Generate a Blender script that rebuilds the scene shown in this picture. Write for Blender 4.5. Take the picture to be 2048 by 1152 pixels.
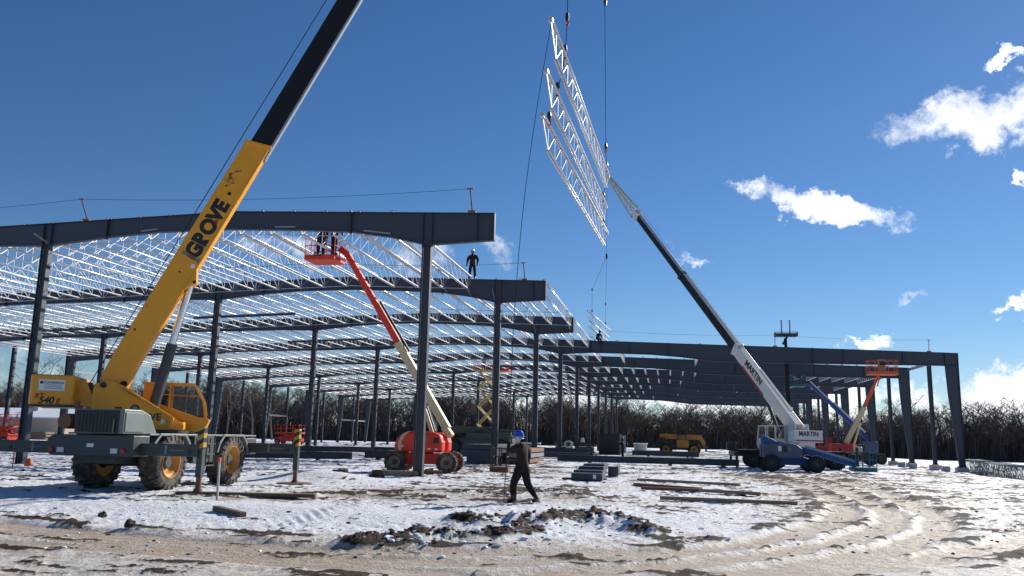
import bpy, bmesh, math, random
import numpy as np
from mathutils import Vector, Matrix
random.seed(11)
SC = bpy.context.scene
COL = SC.collection
for o in list(bpy.data.objects): bpy.data.objects.remove(o)

# ------------------------------------------------------------------ camera
F_PX, YAW, PITCH, ROLL, EYE = 1674.69, math.radians(10.534), math.radians(10.133), math.radians(1.253), 1.62
fw = Vector((-math.sin(YAW)*math.cos(PITCH), math.cos(YAW)*math.cos(PITCH), math.sin(PITCH)))
rt0 = Vector((math.cos(YAW), math.sin(YAW), 0)); up0 = rt0.cross(fw)
rt = math.cos(ROLL)*rt0 + math.sin(ROLL)*up0
up = math.cos(ROLL)*up0 - math.sin(ROLL)*rt0
cam_d = bpy.data.cameras.new('camera'); cam = bpy.data.objects.new('camera', cam_d); COL.objects.link(cam)
cam_d.sensor_width = 36; cam_d.lens = 36*F_PX/2048; cam_d.clip_end = 8000; cam_d.clip_start = .1
cam.matrix_world = Matrix(((rt.x, up.x, -fw.x, 0), (rt.y, up.y, -fw.y, 0), (rt.z, up.z, -fw.z, EYE), (0, 0, 0, 1)))
SC.camera = cam
def ray(x, y): return fw + rt*((x-1024)/F_PX) + up*((576-y)/F_PX)      # pixel -> direction
def on_ground(x, y, z=0.):
    d = ray(x, y); t = (z-EYE)/d.z
    return Vector((0, 0, EYE)) + d*t
def on_frame(x, y, Y):
    d = ray(x, y); return Vector((0, 0, EYE)) + d*(Y/d.y)
def project(p):
    d = Vector(p)-Vector((0, 0, EYE)); z = d.dot(fw)
    return (1024+F_PX*d.dot(rt)/z, 576-F_PX*d.dot(up)/z, z)

# ------------------------------------------------------------------ sun, sky, exposure
SUN_AZ, SUN_EL = math.radians(31), math.radians(27)
sdir = Vector((math.sin(SUN_AZ)*math.cos(SUN_EL), math.cos(SUN_AZ)*math.cos(SUN_EL), math.sin(SUN_EL)))
sun_d = bpy.data.lights.new('sun', 'SUN'); sun_d.energy = 5.0; sun_d.angle = math.radians(.53); sun_d.color = (1, .95, .87)
sun = bpy.data.objects.new('sun', sun_d); COL.objects.link(sun)
sun.rotation_euler = (-sdir).to_track_quat('-Z', 'Y').to_euler(); sun.location = (40, 60, 60)
SC.view_settings.view_transform = 'Standard'; SC.view_settings.look = 'None'
SC.view_settings.exposure = 0.36; SC.view_settings.gamma = 1; SC.view_settings.use_curve_mapping = False
SC.cycles.max_bounces = 6; SC.cycles.transparent_max_bounces = 12
SC.cycles.sample_clamp_indirect = 6

W = bpy.data.worlds.new('World'); SC.world = W; W.use_nodes = True
def build_sky():
    nt = W.node_tree; N = nt.nodes; L = nt.links
    N.clear()
    out = N.new('ShaderNodeOutputWorld'); bg = N.new('ShaderNodeBackground'); bg.inputs['Strength'].default_value = .060
    sky = N.new('ShaderNodeTexSky'); sky.sky_type = 'NISHITA'; sky.sun_disc = False
    sky.sun_elevation = SUN_EL; sky.sun_rotation = SUN_AZ; sky.altitude = 250
    sky.air_density = 1.0; sky.dust_density = .05; sky.ozone_density = 1.5
    geo = N.new('ShaderNodeTexCoord')
    def math_(op, a, b=None, c=None):
        n = N.new('ShaderNodeMath'); n.operation = op
        for i, v in enumerate((a, b, c)):
            if v is None: continue
            if isinstance(v, (int, float)): n.inputs[i].default_value = v
            else: L.new(v, n.inputs[i])
        return n.outputs[0]
    def vmath(op, a, b):
        n = N.new('ShaderNodeVectorMath'); n.operation = op
        for i, v in enumerate((a, b)):
            if isinstance(v, (tuple, Vector)): n.inputs[i].default_value = tuple(v)
            else: L.new(v, n.inputs[i])
        return n.outputs['Value'] if op == 'DOT_PRODUCT' else n.outputs[0]
    def noise(vec, scale, detail, rough=.6):
        n = N.new('ShaderNodeTexNoise'); n.inputs['Scale'].default_value = scale
        n.inputs['Detail'].default_value = detail; n.inputs['Roughness'].default_value = rough
        L.new(vec, n.inputs['Vector']); return n
    d0 = geo.outputs['Generated']
    wn = noise(d0, 14, 6, .65)
    warp = vmath('SCALE', vmath('SUBTRACT', wn.outputs['Color'], (.5, .5, .5)), (0, 0, 0))
    warp.node.inputs['Scale'].default_value = .11
    wf = noise(d0, 48, 5, .7); warp2 = vmath('SCALE', vmath('SUBTRACT', wf.outputs['Color'], (.5, .5, .5)), (0, 0, 0)); warp2.node.inputs['Scale'].default_value = .035
    d = vmath('ADD', vmath('ADD', d0, warp), warp2)
    fb = noise(d0, 22, 9, .62).outputs['Fac']
    # cloud banks seen in this part of the sky: centre, half width, half height (as angles), tilt, weight
    banks = [((2015, 240), 190, 54, 6, 1.0), ((1650, 415), 135, 36, 17, 1.0), ((1520, 390), 60, 20, 20, .8), ((1385, 508), 48, 15, 5, .75), ((1528, 283), 30, 9, -10, .25),
             ((2035, 125), 42, 12, 12, .8), ((1000, 500), 60, 32, 20, .5), ((820, 520), 100, 45, 10, .45), ((590, 510), 120, 55, 10, .42),
             ((1825, 612), 48, 13, -8, .5), ((2020, 610), 46, 12, 0, .7), ((1735, 690), 46, 16, 15, .8), ((2044, 370), 10, 22, 0, .7), ((1500, 440), 25, 8, 0, .15),
             ((2010, 798), 130, 46, -6, 1.1), ((1850, 800), 70, 26, 5, .9), ((1700, 795), 110, 26, 5, 1.1), ((1450, 826), 150, 26, 6, 1.2), ((1330, 812), 90, 20, 6, 1.1),
             ((1180, 803), 95, 22, 4, 1.1), ((1020, 796), 100, 24, 0, 1.0), ((1690, 845), 110, 30, 0, 1.1), ((1560, 836), 110, 28, 0, 1.1), ((740, 800), 90, 14, 0, .5), ((60, 700), 90, 26, 0, .3)]
    total = None
    for (px, py), a, b, tilt, w in banks:
        c = ray(px, py).normalized()
        h = Vector((0, 0, 1)).cross(c).normalized()*-1      # to the right
        v = h.cross(c).normalized()
        if v.z < 0: v = -v
        t = math.radians(tilt + 1.2)
        t1 = h*math.cos(t) - v*math.sin(t); t2 = v*math.cos(t) + h*math.sin(t)
        ra, rb = a/F_PX*.95, b/F_PX*.95
        u = math_('DIVIDE', vmath('DOT_PRODUCT', vmath('SUBTRACT', d, c), t1), ra)
        q = math_('DIVIDE', vmath('DOT_PRODUCT', vmath('SUBTRACT', d, c), t2), rb)
        r2 = math_('ADD', math_('MULTIPLY', u, u), math_('MULTIPLY', q, q))
        m = math_('MULTIPLY', math_('MAXIMUM', math_('SUBTRACT', 1.25, math_('MULTIPLY', r2, .8)), 0.0), w)
        front = math_('GREATER_THAN', vmath('DOT_PRODUCT', d0, c), .3)
        m = math_('MULTIPLY', m, front)
        total = m if total is None else math_('MAXIMUM', total, m)
    # fair-weather bank low over the horizon, all the way round
    st = vmath('MULTIPLY', d, (1, 1, 4.5))
    hb = noise(st, 3.2, 7, .6).outputs['Fac']
    sep = N.new('ShaderNodeSeparateXYZ'); L.new(d0, sep.inputs[0])
    elm = N.new('ShaderNodeMapRange'); elm.interpolation_type = 'SMOOTHSTEP'; L.new(sep.outputs[2], elm.inputs[0])
    elm.inputs[1].default_value = .13; elm.inputs[2].default_value = .015; elm.inputs[3].default_value = 0; elm.inputs[4].default_value = 1
    hband = math_('MULTIPLY', elm.outputs[0], math_('MULTIPLY', math_('SUBTRACT', hb, .45), 3.4))
    total = math_('MAXIMUM', total, hband)
    dens = math_('ADD', total, math_('MULTIPLY', math_('SUBTRACT', fb, .56), 2.5))
    has = N.new('ShaderNodeMapRange'); has.interpolation_type = 'SMOOTHSTEP'; L.new(dens, has.inputs[0])
    has.inputs[1].default_value = .12; has.inputs[2].default_value = 1.15
    gate = N.new('ShaderNodeMapRange'); L.new(total, gate.inputs[0]); gate.inputs[1].default_value = .02; gate.inputs[2].default_value = .3
    fac = math_('MULTIPLY', has.outputs[0], gate.outputs[0])
    # whiter body, slightly grey-blue thin edges
    mix = N.new('ShaderNodeMix'); mix.data_type = 'RGBA'
    hs = N.new('ShaderNodeHueSaturation'); hs.inputs['Saturation'].default_value = 1.12; tint = vmath('MULTIPLY', sky.outputs[0], (.75, .90, 1.15)); L.new(tint, hs.inputs['Color'])
    L.new(fac, mix.inputs['Factor']); L.new(hs.outputs[0], mix.inputs['A'])
    cm = N.new('ShaderNodeMix'); cm.data_type = 'RGBA'; cg = N.new('ShaderNodeMapRange'); L.new(noise(d, 9, 6, .6).outputs['Fac'], cg.inputs[0]); cg.inputs[1].default_value = .38; cg.inputs[2].default_value = .6
    L.new(cg.outputs[0], cm.inputs['Factor']); cm.inputs['A'].default_value = (13.0, 13.6, 14.6, 1); cm.inputs['B'].default_value = (19, 19, 19, 1); L.new(cm.outputs['Result'], mix.inputs['B'])
    L.new(mix.outputs['Result'], bg.inputs['Color']); L.new(bg.outputs[0], out.inputs[0])
build_sky()

# ------------------------------------------------------------------ materials
def mat(name, col, rough=.6, metal=0., var=.12, scale=5., bump=0., dirt=None, dirt_amt=.0, dscale=2.5, coat=0., alpha=None, spec=.5):
    m = bpy.data.materials.new(name); m.use_nodes = True
    nt = m.node_tree; N = nt.nodes; L = nt.links; b = N['Principled BSDF']
    b.inputs['Metallic'].default_value = metal; b.inputs['Coat Weight'].default_value = coat; b.inputs['Specular IOR Level'].default_value = spec
    tc = N.new('ShaderNodeTexCoord')
    nz = N.new('ShaderNodeTexNoise'); nz.inputs['Scale'].default_value = scale; nz.inputs['Detail'].default_value = 6; nz.inputs['Roughness'].default_value = .65
    L.new(tc.outputs['Object'], nz.inputs['Vector'])
    mx = N.new('ShaderNodeMix'); mx.data_type = 'RGBA'
    mx.inputs['A'].default_value = tuple(c*(1-var) for c in col)+(1,); mx.inputs['B'].default_value = tuple(min(1, c*(1+var)) for c in col)+(1,)
    L.new(nz.outputs['Fac'], mx.inputs['Factor']); res = mx.outputs['Result']
    if dirt:
        n2 = N.new('ShaderNodeTexNoise'); n2.inputs['Scale'].default_value = dscale; n2.inputs['Detail'].default_value = 8; n2.inputs['Roughness'].default_value = .7
        L.new(tc.outputs['Object'], n2.inputs['Vector'])
        mr = N.new('ShaderNodeMapRange'); L.new(n2.outputs['Fac'], mr.inputs[0]); mr.inputs[1].default_value = .68-.3*dirt_amt; mr.inputs[2].default_value = .85-.25*dirt_amt
        m2 = N.new('ShaderNodeMix'); m2.data_type = 'RGBA'; L.new(mr.outputs[0], m2.inputs['Factor']); L.new(res, m2.inputs['A']); m2.inputs['B'].default_value = tuple(dirt)+(1,)
        res = m2.outputs['Result']
    L.new(res, b.inputs['Base Color'])
    mr2 = N.new('ShaderNodeMapRange'); L.new(nz.outputs['Fac'], mr2.inputs[0]); mr2.inputs[3].default_value = max(.03, rough-.1); mr2.inputs[4].default_value = min(1, rough+.12)
    L.new(mr2.outputs[0], b.inputs['Roughness'])
    if bump:
        bp = N.new('ShaderNodeBump'); bp.inputs['Strength'].default_value = bump; bp.inputs['Distance'].default_value = .02
        L.new(nz.outputs['Fac'], bp.inputs['Height']); L.new(bp.outputs[0], b.inputs['Normal'])
    if alpha is not None: b.inputs['Alpha'].default_value = alpha
    return m
RUST = (.16, .07, .03); MUDC = (.10, .075, .055)
M = dict(
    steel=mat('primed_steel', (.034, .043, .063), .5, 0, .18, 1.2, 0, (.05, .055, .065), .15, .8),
    steel_pale=mat('grey_steel', (.30, .32, .35), .45, .3, .1, 4),
    galv=mat('galvanised_steel', (.66, .67, .69), .34, .6, .12, 9),
    yellow=mat('yellow_paint', (.80, .345, .008), .42, 0, .09, 2.2, 0, (.30, .13, .02), .34, .9, coat=.1),
    yellow2=mat('ochre_paint', (.52, .22, .02), .5, 0, .1, 3, 0, MUDC, .2),
    grey=mat('crane_grey_paint', (.040, .052, .054), .5, 0, .12, 3, 0, MUDC, .12, 1.6),
    grey_l=mat('pale_grey_paint', (.16, .19, .185), .45, 0, .1, 3, 0, MUDC, .12, 1.4),
    black=mat('black_paint', (.012, .012, .014), .42, 0, .2, 4),
    boomblack=mat('boom_black', (.010, .010, .013), .55, 0, .2, 3, spec=.3),
    rubber=mat('tyre_rubber', (.022, .021, .02), .85, 0, .25, 6, .2, (.15, .125, .10), .35, 3),
    rubber_d=mat('muddy_tyre', (.045, .04, .036), .9, 0, .3, 6, .2, (.22, .18, .14), .7, 3),
    chrome=mat('chromed_rod', (.75, .77, .8), .16, 1., .03),
    red=mat('red_paint', (.72, .040, .010), .48, 0, .08, 3, 0, (.25, .05, .03), .12),
    orange=mat('orange_paint', (.70, .11, .02), .48, 0, .08, 3),
    cream_y=mat('yellow_cream_paint', (.60, .42, .13), .5, 0, .1, 3, 0, MUDC, .15),
    cream=mat('cream_paint', (.62, .50, .27), .45, 0, .08, 3, 0, (.3, .24, .14), .12),
    blue=mat('blue_paint', (.012, .07, .25), .5, 0, .12, 3, 0, MUDC, .15),
    bluegrey=mat('blue_grey_panel', (.075, .10, .155), .5, 0, .12, 3, 0, MUDC, .15), galv_shaded=mat('shaded_green_grey_steel', (.20, .25, .25), .5, .3, .15, 6),  # last one: greenish primer tone, darkened to hold the joist bundles' shade
    white=mat('white_paint', (.72, .70, .66), .42, 0, .06, 3, 0, (.35, .32, .28), .1),
    whiteplain=mat('white_sheet', (.78, .78, .77), .5, 0, .04),
    decal_red=mat('red_decal', (.45, .02, .02), .5, 0, .05),
    glass=mat('cab_glass', (.02, .035, .035), .06, 0, .05, alpha=.38, spec=.8),
    wood=mat('weathered_lumber', (.30, .22, .14), .8, 0, .3, 7, .3, (.12, .08, .05), .3, 3),
    wood_d=mat('dark_timber', (.15, .10, .065), .85, 0, .3, 6, .3),
    rust=mat('rusty_steel', (.20, .095, .05), .75, 0, .3, 6),
    concrete=mat('concrete', (.42, .41, .39), .85, 0, .12, 6, .2),
    cloth=mat('dark_work_cloth', (.016, .015, .015), .95, 0, .3, 9, .2, spec=.2),
    cloth2=mat('brown_work_jacket', (.032, .021, .018), .95, 0, .3, 9, .2, spec=.2),
    skin=mat('skin', (.45, .27, .2), .55, 0, .05),
    hood=mat('pale_hood', (.55, .52, .48), .9, 0, .08),
    glove=mat('work_glove', (.05, .035, .03), .9, 0, .2),
    hat_blue=mat('blue_hard_hat', (.01, .08, .5), .3, 0, .05, coat=.4),
    hat_white=mat('white_hard_hat', (.75, .75, .74), .3, 0, .04, coat=.4),
    vest=mat('dark_harness', (.10, .025, .01), .7, 0, .1),
    mudlump=mat('frozen_mud', (.058, .034, .021), .9, 0, .4, 8, .5),
    snowlump=mat('snow_lump', (.80, .82, .85), .65, 0, .04, 8, .3),
    bark=mat('bare_bark', (.115, .088, .079), .95, 0, .3, .5),
    bark_pale=mat('pale_bark', (.11, .088, .075), .95, 0, .25, .5),
    tan=mat('tan_siding', (.40, .32, .26), .8, 0, .05),
    snowroof=mat('roof_snow', (.80, .82, .86), .7, 0, .03),
    rope=mat('steel_rope', (.03, .03, .035), .6, .3, .1),
    rope_pale=mat('pale_rope', (.34, .34, .33), .8, 0, .1),
    lamp_red=mat('red_lens', (.35, .01, .02), .25, 0, .05), lamp_white=mat('clear_lens', (.6, .6, .58), .25, 0, .05),
    olive=mat('olive_paint', (.075, .08, .065), .6, 0, .15, 3, 0, MUDC, .25),
    teal=mat('teal_paint', (.02, .12, .17), .5, 0, .1),
)
def stripes_mat():
    m = bpy.data.materials.new('hazard_stripes'); m.use_nodes = True; nt = m.node_tree; N = nt.nodes; L = nt.links; b = N['Principled BSDF']
    tc = N.new('ShaderNodeTexCoord'); sp = N.new('ShaderNodeSeparateXYZ'); L.new(tc.outputs['Object'], sp.inputs[0])
    a = N.new('ShaderNodeMath'); a.operation = 'MULTIPLY_ADD'; L.new(sp.outputs[0], a.inputs[0]); a.inputs[1].default_value = -.55; L.new(sp.outputs[2], a.inputs[2])
    w = N.new('ShaderNodeMath'); w.operation = 'PINGPONG'; L.new(a.outputs[0], w.inputs[0]); w.inputs[1].default_value = .12
    g = N.new('ShaderNodeMath'); g.operation = 'GREATER_THAN'; L.new(w.outputs[0], g.inputs[0]); g.inputs[1].default_value = .06
    mx = N.new('ShaderNodeMix'); mx.data_type = 'RGBA'; mx.inputs['A'].default_value = (.015, .015, .015, 1); mx.inputs['B'].default_value = (.46, .27, .02, 1)
    L.new(g.outputs[0], mx.inputs['Factor']); L.new(mx.outputs['Result'], b.inputs['Base Color']); b.inputs['Roughness'].default_value = .5
    return m
M['stripes'] = stripes_mat()

# ------------------------------------------------------------------ mesh helpers
def V(*a): return Vector(a)
class MB:
    def __init__(s, xf=None): s.v = []; s.f = []; s.xf = xf
    def add(s, vs, fs):
        n = len(s.v); s.v += [Vector(p) for p in vs]; s.f += [tuple(i+n for i in f) for f in fs]; return s
    def bx(s, x0, x1, y0, y1, z0, z1):
        return s.add([(x0, y0, z0), (x1, y0, z0), (x1, y1, z0), (x0, y1, z0), (x0, y0, z1), (x1, y0, z1), (x1, y1, z1), (x0, y1, z1)],
                     [(0, 3, 2, 1), (4, 5, 6, 7), (0, 1, 5, 4), (1, 2, 6, 5), (2, 3, 7, 6), (3, 0, 4, 7)])
    def bar(s, a, b, w, h, upv=(0, 0, 1), w2=None, h2=None):
        a = Vector(a); b = Vector(b); d = (b-a).normalized(); u = Vector(upv)
        if abs(d.dot(u)) > .98: u = Vector((0, 1, 0)) if abs(d.y) < .9 else Vector((1, 0, 0))
        r = d.cross(u).normalized(); u = r.cross(d)
        w2 = w if w2 is None else w2; h2 = h if h2 is None else h2
        P = []
        for c, ww, hh in ((a, w, h), (b, w2, h2)):
            P += [c-r*ww/2-u*hh/2, c+r*ww/2-u*hh/2, c+r*ww/2+u*hh/2, c-r*ww/2+u*hh/2]
        return s.add(P, [(0, 1, 2, 3), (7, 6, 5, 4), (0, 4, 5, 1), (1, 5, 6, 2), (2, 6, 7, 3), (3, 7, 4, 0)])
    def tube(s, a, b, r, r2=None, n=8):
        a = Vector(a); b = Vector(b); d = (b-a).normalized(); u = Vector((0, 0, 1)) if abs(d.z) < .9 else Vector((1, 0, 0))
        p = d.cross(u).normalized(); q = d.cross(p); r2 = r if r2 is None else r2; P = []
        for c, rr in ((a, r), (b, r2)):
            P += [c+(p*math.cos(t*2*math.pi/n)+q*math.sin(t*2*math.pi/n))*rr for t in range(n)]
        F = [(i, i+n, (i+1) % n+n, (i+1) % n) for i in range(n)]+[tuple(range(n)), tuple(range(2*n-1, n-1, -1))]
        return s.add(P, F)
    def path(s, pts, r, n=6):
        for a, b in zip(pts, pts[1:]): s.tube(a, b, r, n=n)
        return s
    def prism(s, poly, fn, lo, hi):
        """polygon of 2-d points, fn(u, v, w) -> 3-d, extruded from w = lo to hi"""
        n = len(poly); P = [fn(u, v, lo) for u, v in poly]+[fn(u, v, hi) for u, v in poly]
        F = [(i, (i+1) % n, (i+1) % n+n, i+n) for i in range(n)]+[tuple(range(n-1, -1, -1)), tuple(range(n, 2*n))]
        return s.add(P, F)
    def lathe(s, prof, n, fn):
        """profile of (radius, height); fn(x, y, h) -> 3-d"""
        k = len(prof); P = []; F = []
        for j in range(n):
            t = j*2*math.pi/n
            P += [fn(r*math.cos(t), r*math.sin(t), h) for r, h in prof]
        for j in range(n):
            for i in range(k-1):
                a = j*k+i; b = ((j+1) % n)*k+i; F.append((a, b, b+1, a+1))
        return s.add(P, F)
    def build(s, name, material, parent=None, smooth=False, bevel=0., fix=True):
        me = bpy.data.meshes.new(name); vs = s.v
        if s.xf is not None: vs = [s.xf(p) for p in vs]
        if parent is not None:
            org = world_loc(parent); vs = [Vector(p)-org for p in vs]
        me.from_pydata([tuple(p) for p in vs], [], s.f); 
        if fix:
            bm = bmesh.new(); bm.from_mesh(me); bmesh.ops.recalc_face_normals(bm, faces=bm.faces); bm.to_mesh(me); bm.free()
        me.materials.append(M[material] if isinstance(material, str) else material)
        if smooth:
            for p in me.polygons: p.use_smooth = True
        o = bpy.data.objects.new(name, me); COL.objects.link(o)
        if parent is not None: o.parent = parent
        if bevel:
            md = o.modifiers.new('bevel', 'BEVEL'); md.width = bevel; md.segments = 2; md.limit_method = 'ANGLE'; md.angle_limit = math.radians(40)
        return o
def world_loc(o):
    p = Vector((0, 0, 0))
    while o is not None: p += o.location; o = o.parent
    return p
def tag(o, label=None, cat=None, group=None, kind=None):
    if label: o['label'] = label
    if cat: o['category'] = cat
    if group: o['group'] = group
    if kind: o['kind'] = kind
    return o
def thing(name, loc, label, cat, group=None):
    o = bpy.data.objects.new(name, None); COL.objects.link(o); o.location = loc; o.empty_display_size = .3
    return tag(o, label, cat, group)
def instance(name, me, parent, loc, rz=0.):
    o = bpy.data.objects.new(name, me); COL.objects.link(o); o.parent = parent
    o.location = Vector(loc)-(world_loc(parent) if parent else Vector((0, 0, 0))); o.rotation_euler = (0, 0, rz); return o
def text(name, body, width, o0, ex, ey, material, parent, bold=0., shear=0.):
    """flat lettering: o0 = lower left corner, ex / ey = reading and up directions (unit), width in metres"""
    cu = bpy.data.curves.new(name, 'FONT'); cu.body = body; cu.size = 1; cu.extrude = .012; cu.offset = bold; cu.shear = shear
    t = bpy.data.objects.new('tmp', cu); COL.objects.link(t)
    dg = bpy.context.evaluated_depsgraph_get(); me = bpy.data.meshes.new_from_object(t.evaluated_get(dg))
    bpy.data.objects.remove(t); bpy.data.curves.remove(cu)
    xs = [v.co.x for v in me.vertices]; ys = [v.co.y for v in me.vertices]; k = width/(max(xs)-min(xs)); x0, y0 = min(xs), min(ys)
    ex = Vector(ex).normalized(); ey = Vector(ey).normalized(); ez = ex.cross(ey); o0 = Vector(o0)-world_loc(parent)
    for v in me.vertices:
        c = v.co.copy(); v.co = o0+ex*(c.x-x0)*k+ey*(c.y-y0)*k+ez*c.z*.2
    me.materials.clear(); me.materials.append(M[material] if isinstance(material, str) else material)
    o = bpy.data.objects.new(name, me); COL.objects.link(o); o.parent = parent
    return o
def ico(r, seed, sub=2, rough=.35, flat=.7):
    bm = bmesh.new(); bmesh.ops.create_icosphere(bm, subdivisions=sub, radius=1); rg = random.Random(seed)
    for v in bm.verts:
        k = 1+rough*(rg.random()-.5)*1.6; v.co = Vector((v.co.x*k*r, v.co.y*k*r, v.co.z*k*r*flat))
    vs = [v.co.copy() for v in bm.verts]; fs = [tuple(v.index for v in f.verts) for f in bm.faces]; bm.free(); return vs, fs

# ------------------------------------------------------------------ ground
def vnoise(x, y, seed):
    xi = np.floor(x).astype(np.int64); yi = np.floor(y).astype(np.int64); fx = x-xi; fy = y-yi
    fx = fx*fx*(3-2*fx); fy = fy*fy*(3-2*fy)
    def h(a, b):
        n = (a*374761393+b*668265263+seed*1442695041) & 0x7fffffff
        n = ((n ^ (n >> 13))*1274126177) & 0x7fffffff
        return ((n ^ (n >> 16)) & 0xffff)/65535.
    return (h(xi, yi)*(1-fx)+h(xi+1, yi)*fx)*(1-fy)+(h(xi, yi+1)*(1-fx)+h(xi+1, yi+1)*fx)*fy
def fbm(x, y, seed, octv=4, gain=.5):
    a = 1.; s = 0.; t = 0.
    for i in range(octv):
        s = s+a*vnoise(x*2**i+i*17.3, y*2**i-i*9.1, seed+i); t += a; a *= gain
    return s/t
def sstep(a, b, x):
    t = np.clip((x-a)/(b-a), 0, 1); return t*t*(3-2*t)
def pl_dist(x, y, pts):
    best = np.full(x.shape, 1e9); 
    for (ax, ay), (bx_, by_) in zip(pts, pts[1:]):
        dx, dy = bx_-ax, by_-ay; L2 = dx*dx+dy*dy
        t = np.clip(((x-ax)*dx+(y-ay)*dy)/L2, 0, 1)
        best = np.minimum(best, np.hypot(x-ax-t*dx, y-ay-t*dy))
    return best
def smooth_poly(pts, it=3):
    for _ in range(it):
        q = [pts[0]]
        for a, b in zip(pts, pts[1:]):
            q += [(a[0]*.75+b[0]*.25, a[1]*.75+b[1]*.25), (a[0]*.25+b[0]*.75, a[1]*.25+b[1]*.75)]
        pts = q+[pts[-1]]
    return pts
def gp(*px): return smooth_poly([tuple(on_ground(*p))[:2] for p in px])
RUTS = [gp((1530, 955), (1620, 975), (1680, 1000), (1690, 1030), (1610, 1065), (1450, 1095), (1200, 1120), (900, 1125), (500, 1105), (0, 1060)),
        gp((1640, 952), (1750, 980), (1840, 1012), (1880, 1050), (1830, 1090), (1700, 1118), (1480, 1148), (1200, 1175)),
        gp((1590, 953), (1700, 985), (1770, 1015), (1780, 1045), (1690, 1085), (1500, 1115), (1240, 1140), (900, 1160)),
        gp((0, 1085), (260, 1095), (560, 1118), (820, 1140), (1000, 1160)), gp((0, 1045), (300, 1075), (640, 1100), (1050, 1105), (1300, 1100)),
        gp((2047, 1080), (1900, 1110), (1700, 1140), (1500, 1170)),
        gp((560, 1000), (760, 985), (980, 985), (1200, 975)), gp((300, 1003), (640, 992), (900, 1000), (1180, 1000))]
def ground_base(x, y):
    z = -.45*sstep(17.5, 22.5, x)*sstep(38, 60, y) - .75*sstep(30, 60, x)*sstep(40, 90, y)
    return z - .6*sstep(185, 260, y)
PILE = [tuple(on_ground(*p))[:2] for p in ((730, 1088), (860, 1078), (980, 1075), (1050, 1068))]
PILE2 = [tuple(on_ground(*p))[:2] for p in ((930, 1048), (1060, 1050), (1180, 1040), (1250, 1055))]
PILE3 = [tuple(on_ground(*p))[:2] for p in ((1120, 1030), (1230, 1045), (1300, 1068))]
PILE4 = [tuple(on_ground(*p))[:2] for p in ((905, 985), (1000, 990), (1120, 985), (1190, 1005))]
MOUND = tuple(on_ground(640, 960))[:2]
def ground_fields(x, y):
    r = np.hypot(x, y)
    near = 1-sstep(45, 90, r)
    drut = np.full(x.shape, 1e9); rut = np.zeros(x.shape)
    for p in RUTS:
        dd = pl_dist(x+(fbm(x*.9, y*.9, 61, 2)-.5)*.5, y, p); drut = np.minimum(drut, dd)
    rutm = 1-sstep(.25, .48, drut)
    berm = np.exp(-((drut-.66)/.24)**2)*sstep(.35, .6, fbm(x*1.1, y*1.1, 91, 3))*1.6
    # where machines have churned the snow
    churn = fbm(x*.13+3, y*.09, 5, 4)
    patch = sstep(.50, .66, churn)
    road = (1-sstep(12.8, 15.5, y-.18*x+(fbm(x*.4, y*.4, 9, 3)-.5)*4)) + (1-sstep(.8, 3.6, drut))*.75
    yard = sstep(18, 30, y)*(1-sstep(150, 185, y))*(1-sstep(24, 32, x))*sstep(-70, -55, x)
    drift = np.exp(-(((x+8.5)/5.5)**2+((y-16.8)/1.7)**2)) + .9*np.exp(-(((x+1.5)/3.2)**2+((y-17.2)/1.0)**2)) + np.exp(-(((x-MOUND[0])/2.4)**2+((y-MOUND[1])/1.6)**2))
    drift = np.clip(drift*1.5, 0, 1)
    ice = np.clip(road*(.45+.75*fbm(x*.7, y*1.6, 41, 4, .6)) +   .30*sstep(1, 8, x)*near + patch*.55*yard + rutm*.6 + (fbm(x*.5, y*.35, 33, 3)-.45)*.9*yard, 0, 1)*(1-drift*.9)
    mudn = fbm(x*.8, y*2.4, 21, 6, .64)
    mudn = mudn-.5+.35*(fbm(x*1.7, y*4.2, 23, 4, .62)-.5)+.5
    mud = sstep(.56, .67, mudn + .09*patch*yard + .05*(1-near)*yard + .17*berm - .08*rutm - .02*np.clip(road, 0, 1) + .035*sstep(2, 7, x)*near - .16*drift - .05*(1-yard)*(1-np.clip(road, 0, 1)) - .14*sstep(26, 40, x))
    piles = np.zeros(x.shape); pileh = np.zeros(x.shape)
    lump = fbm(x*3.2, y*3.2, 71, 5, .68)**1.6*1.6
    for P, w, h in ((PILE, .36, .13), (PILE2, .44, .15), (PILE3, .36, .13), (PILE4, .6, .06)):
        g = np.exp(-(pl_dist(x, y, P)/w)**2); piles = np.maximum(piles, g); pileh = np.maximum(pileh, g*h*(.35+1.3*lump))
    front = np.exp(-(pl_dist(x, y, PILE)/.35)**2)
    mud = np.maximum(mud, sstep(.50, .62, fbm(x*2.3, y*2.9, 77, 4, .6)+.05*piles+.16*front)*sstep(.10, .45, piles))
    h = ground_base(x, y); calm = 1-.6*(1-sstep(.4, .9, drut))
    h = h + near*(  .07*(fbm(x*.35, y*.35, 2, 3)-.5) + (1-.75*drift)*calm*(.06*(fbm(x*1.6, y*1.6, 3, 4, .6)-.5) + .05*(vnoise(x*6.5, y*6.5, 4)-.5)*sstep(12, 15, y) + .035*(vnoise(x*13, y*10, 14)-.5)*sstep(12, 14, y)))
    h = h + near*(-.05*rutm+.04*berm*fbm(x*2, y*2, 8, 3)) + pileh + near*.08*mud*(fbm(x*3.5, y*3.5, 81, 4)-.2)
    h = h + .32*np.exp(-(((x-MOUND[0])/1.9)**2+((y-MOUND[1])/1.2)**2)) + .10*np.exp(-(((x+8.5)/5.0)**2+((y-16.8)/1.2)**2))
    # tread-print ridges pressed into the drift
    tr = np.exp(-(pl_dist(x, y, TREAD)/.26)**2); h = h+tr*.022*np.sin((x*.85+y*.6)*26)
    track = rutm*near*(.45+.7*fbm(x*.9, y*1.6, 93, 4, .6))
    return h, ice, mud, track
TREAD = [tuple(on_ground(*p))[:2] for p in ((555, 1052), (640, 1032), (715, 1005))]
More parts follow.
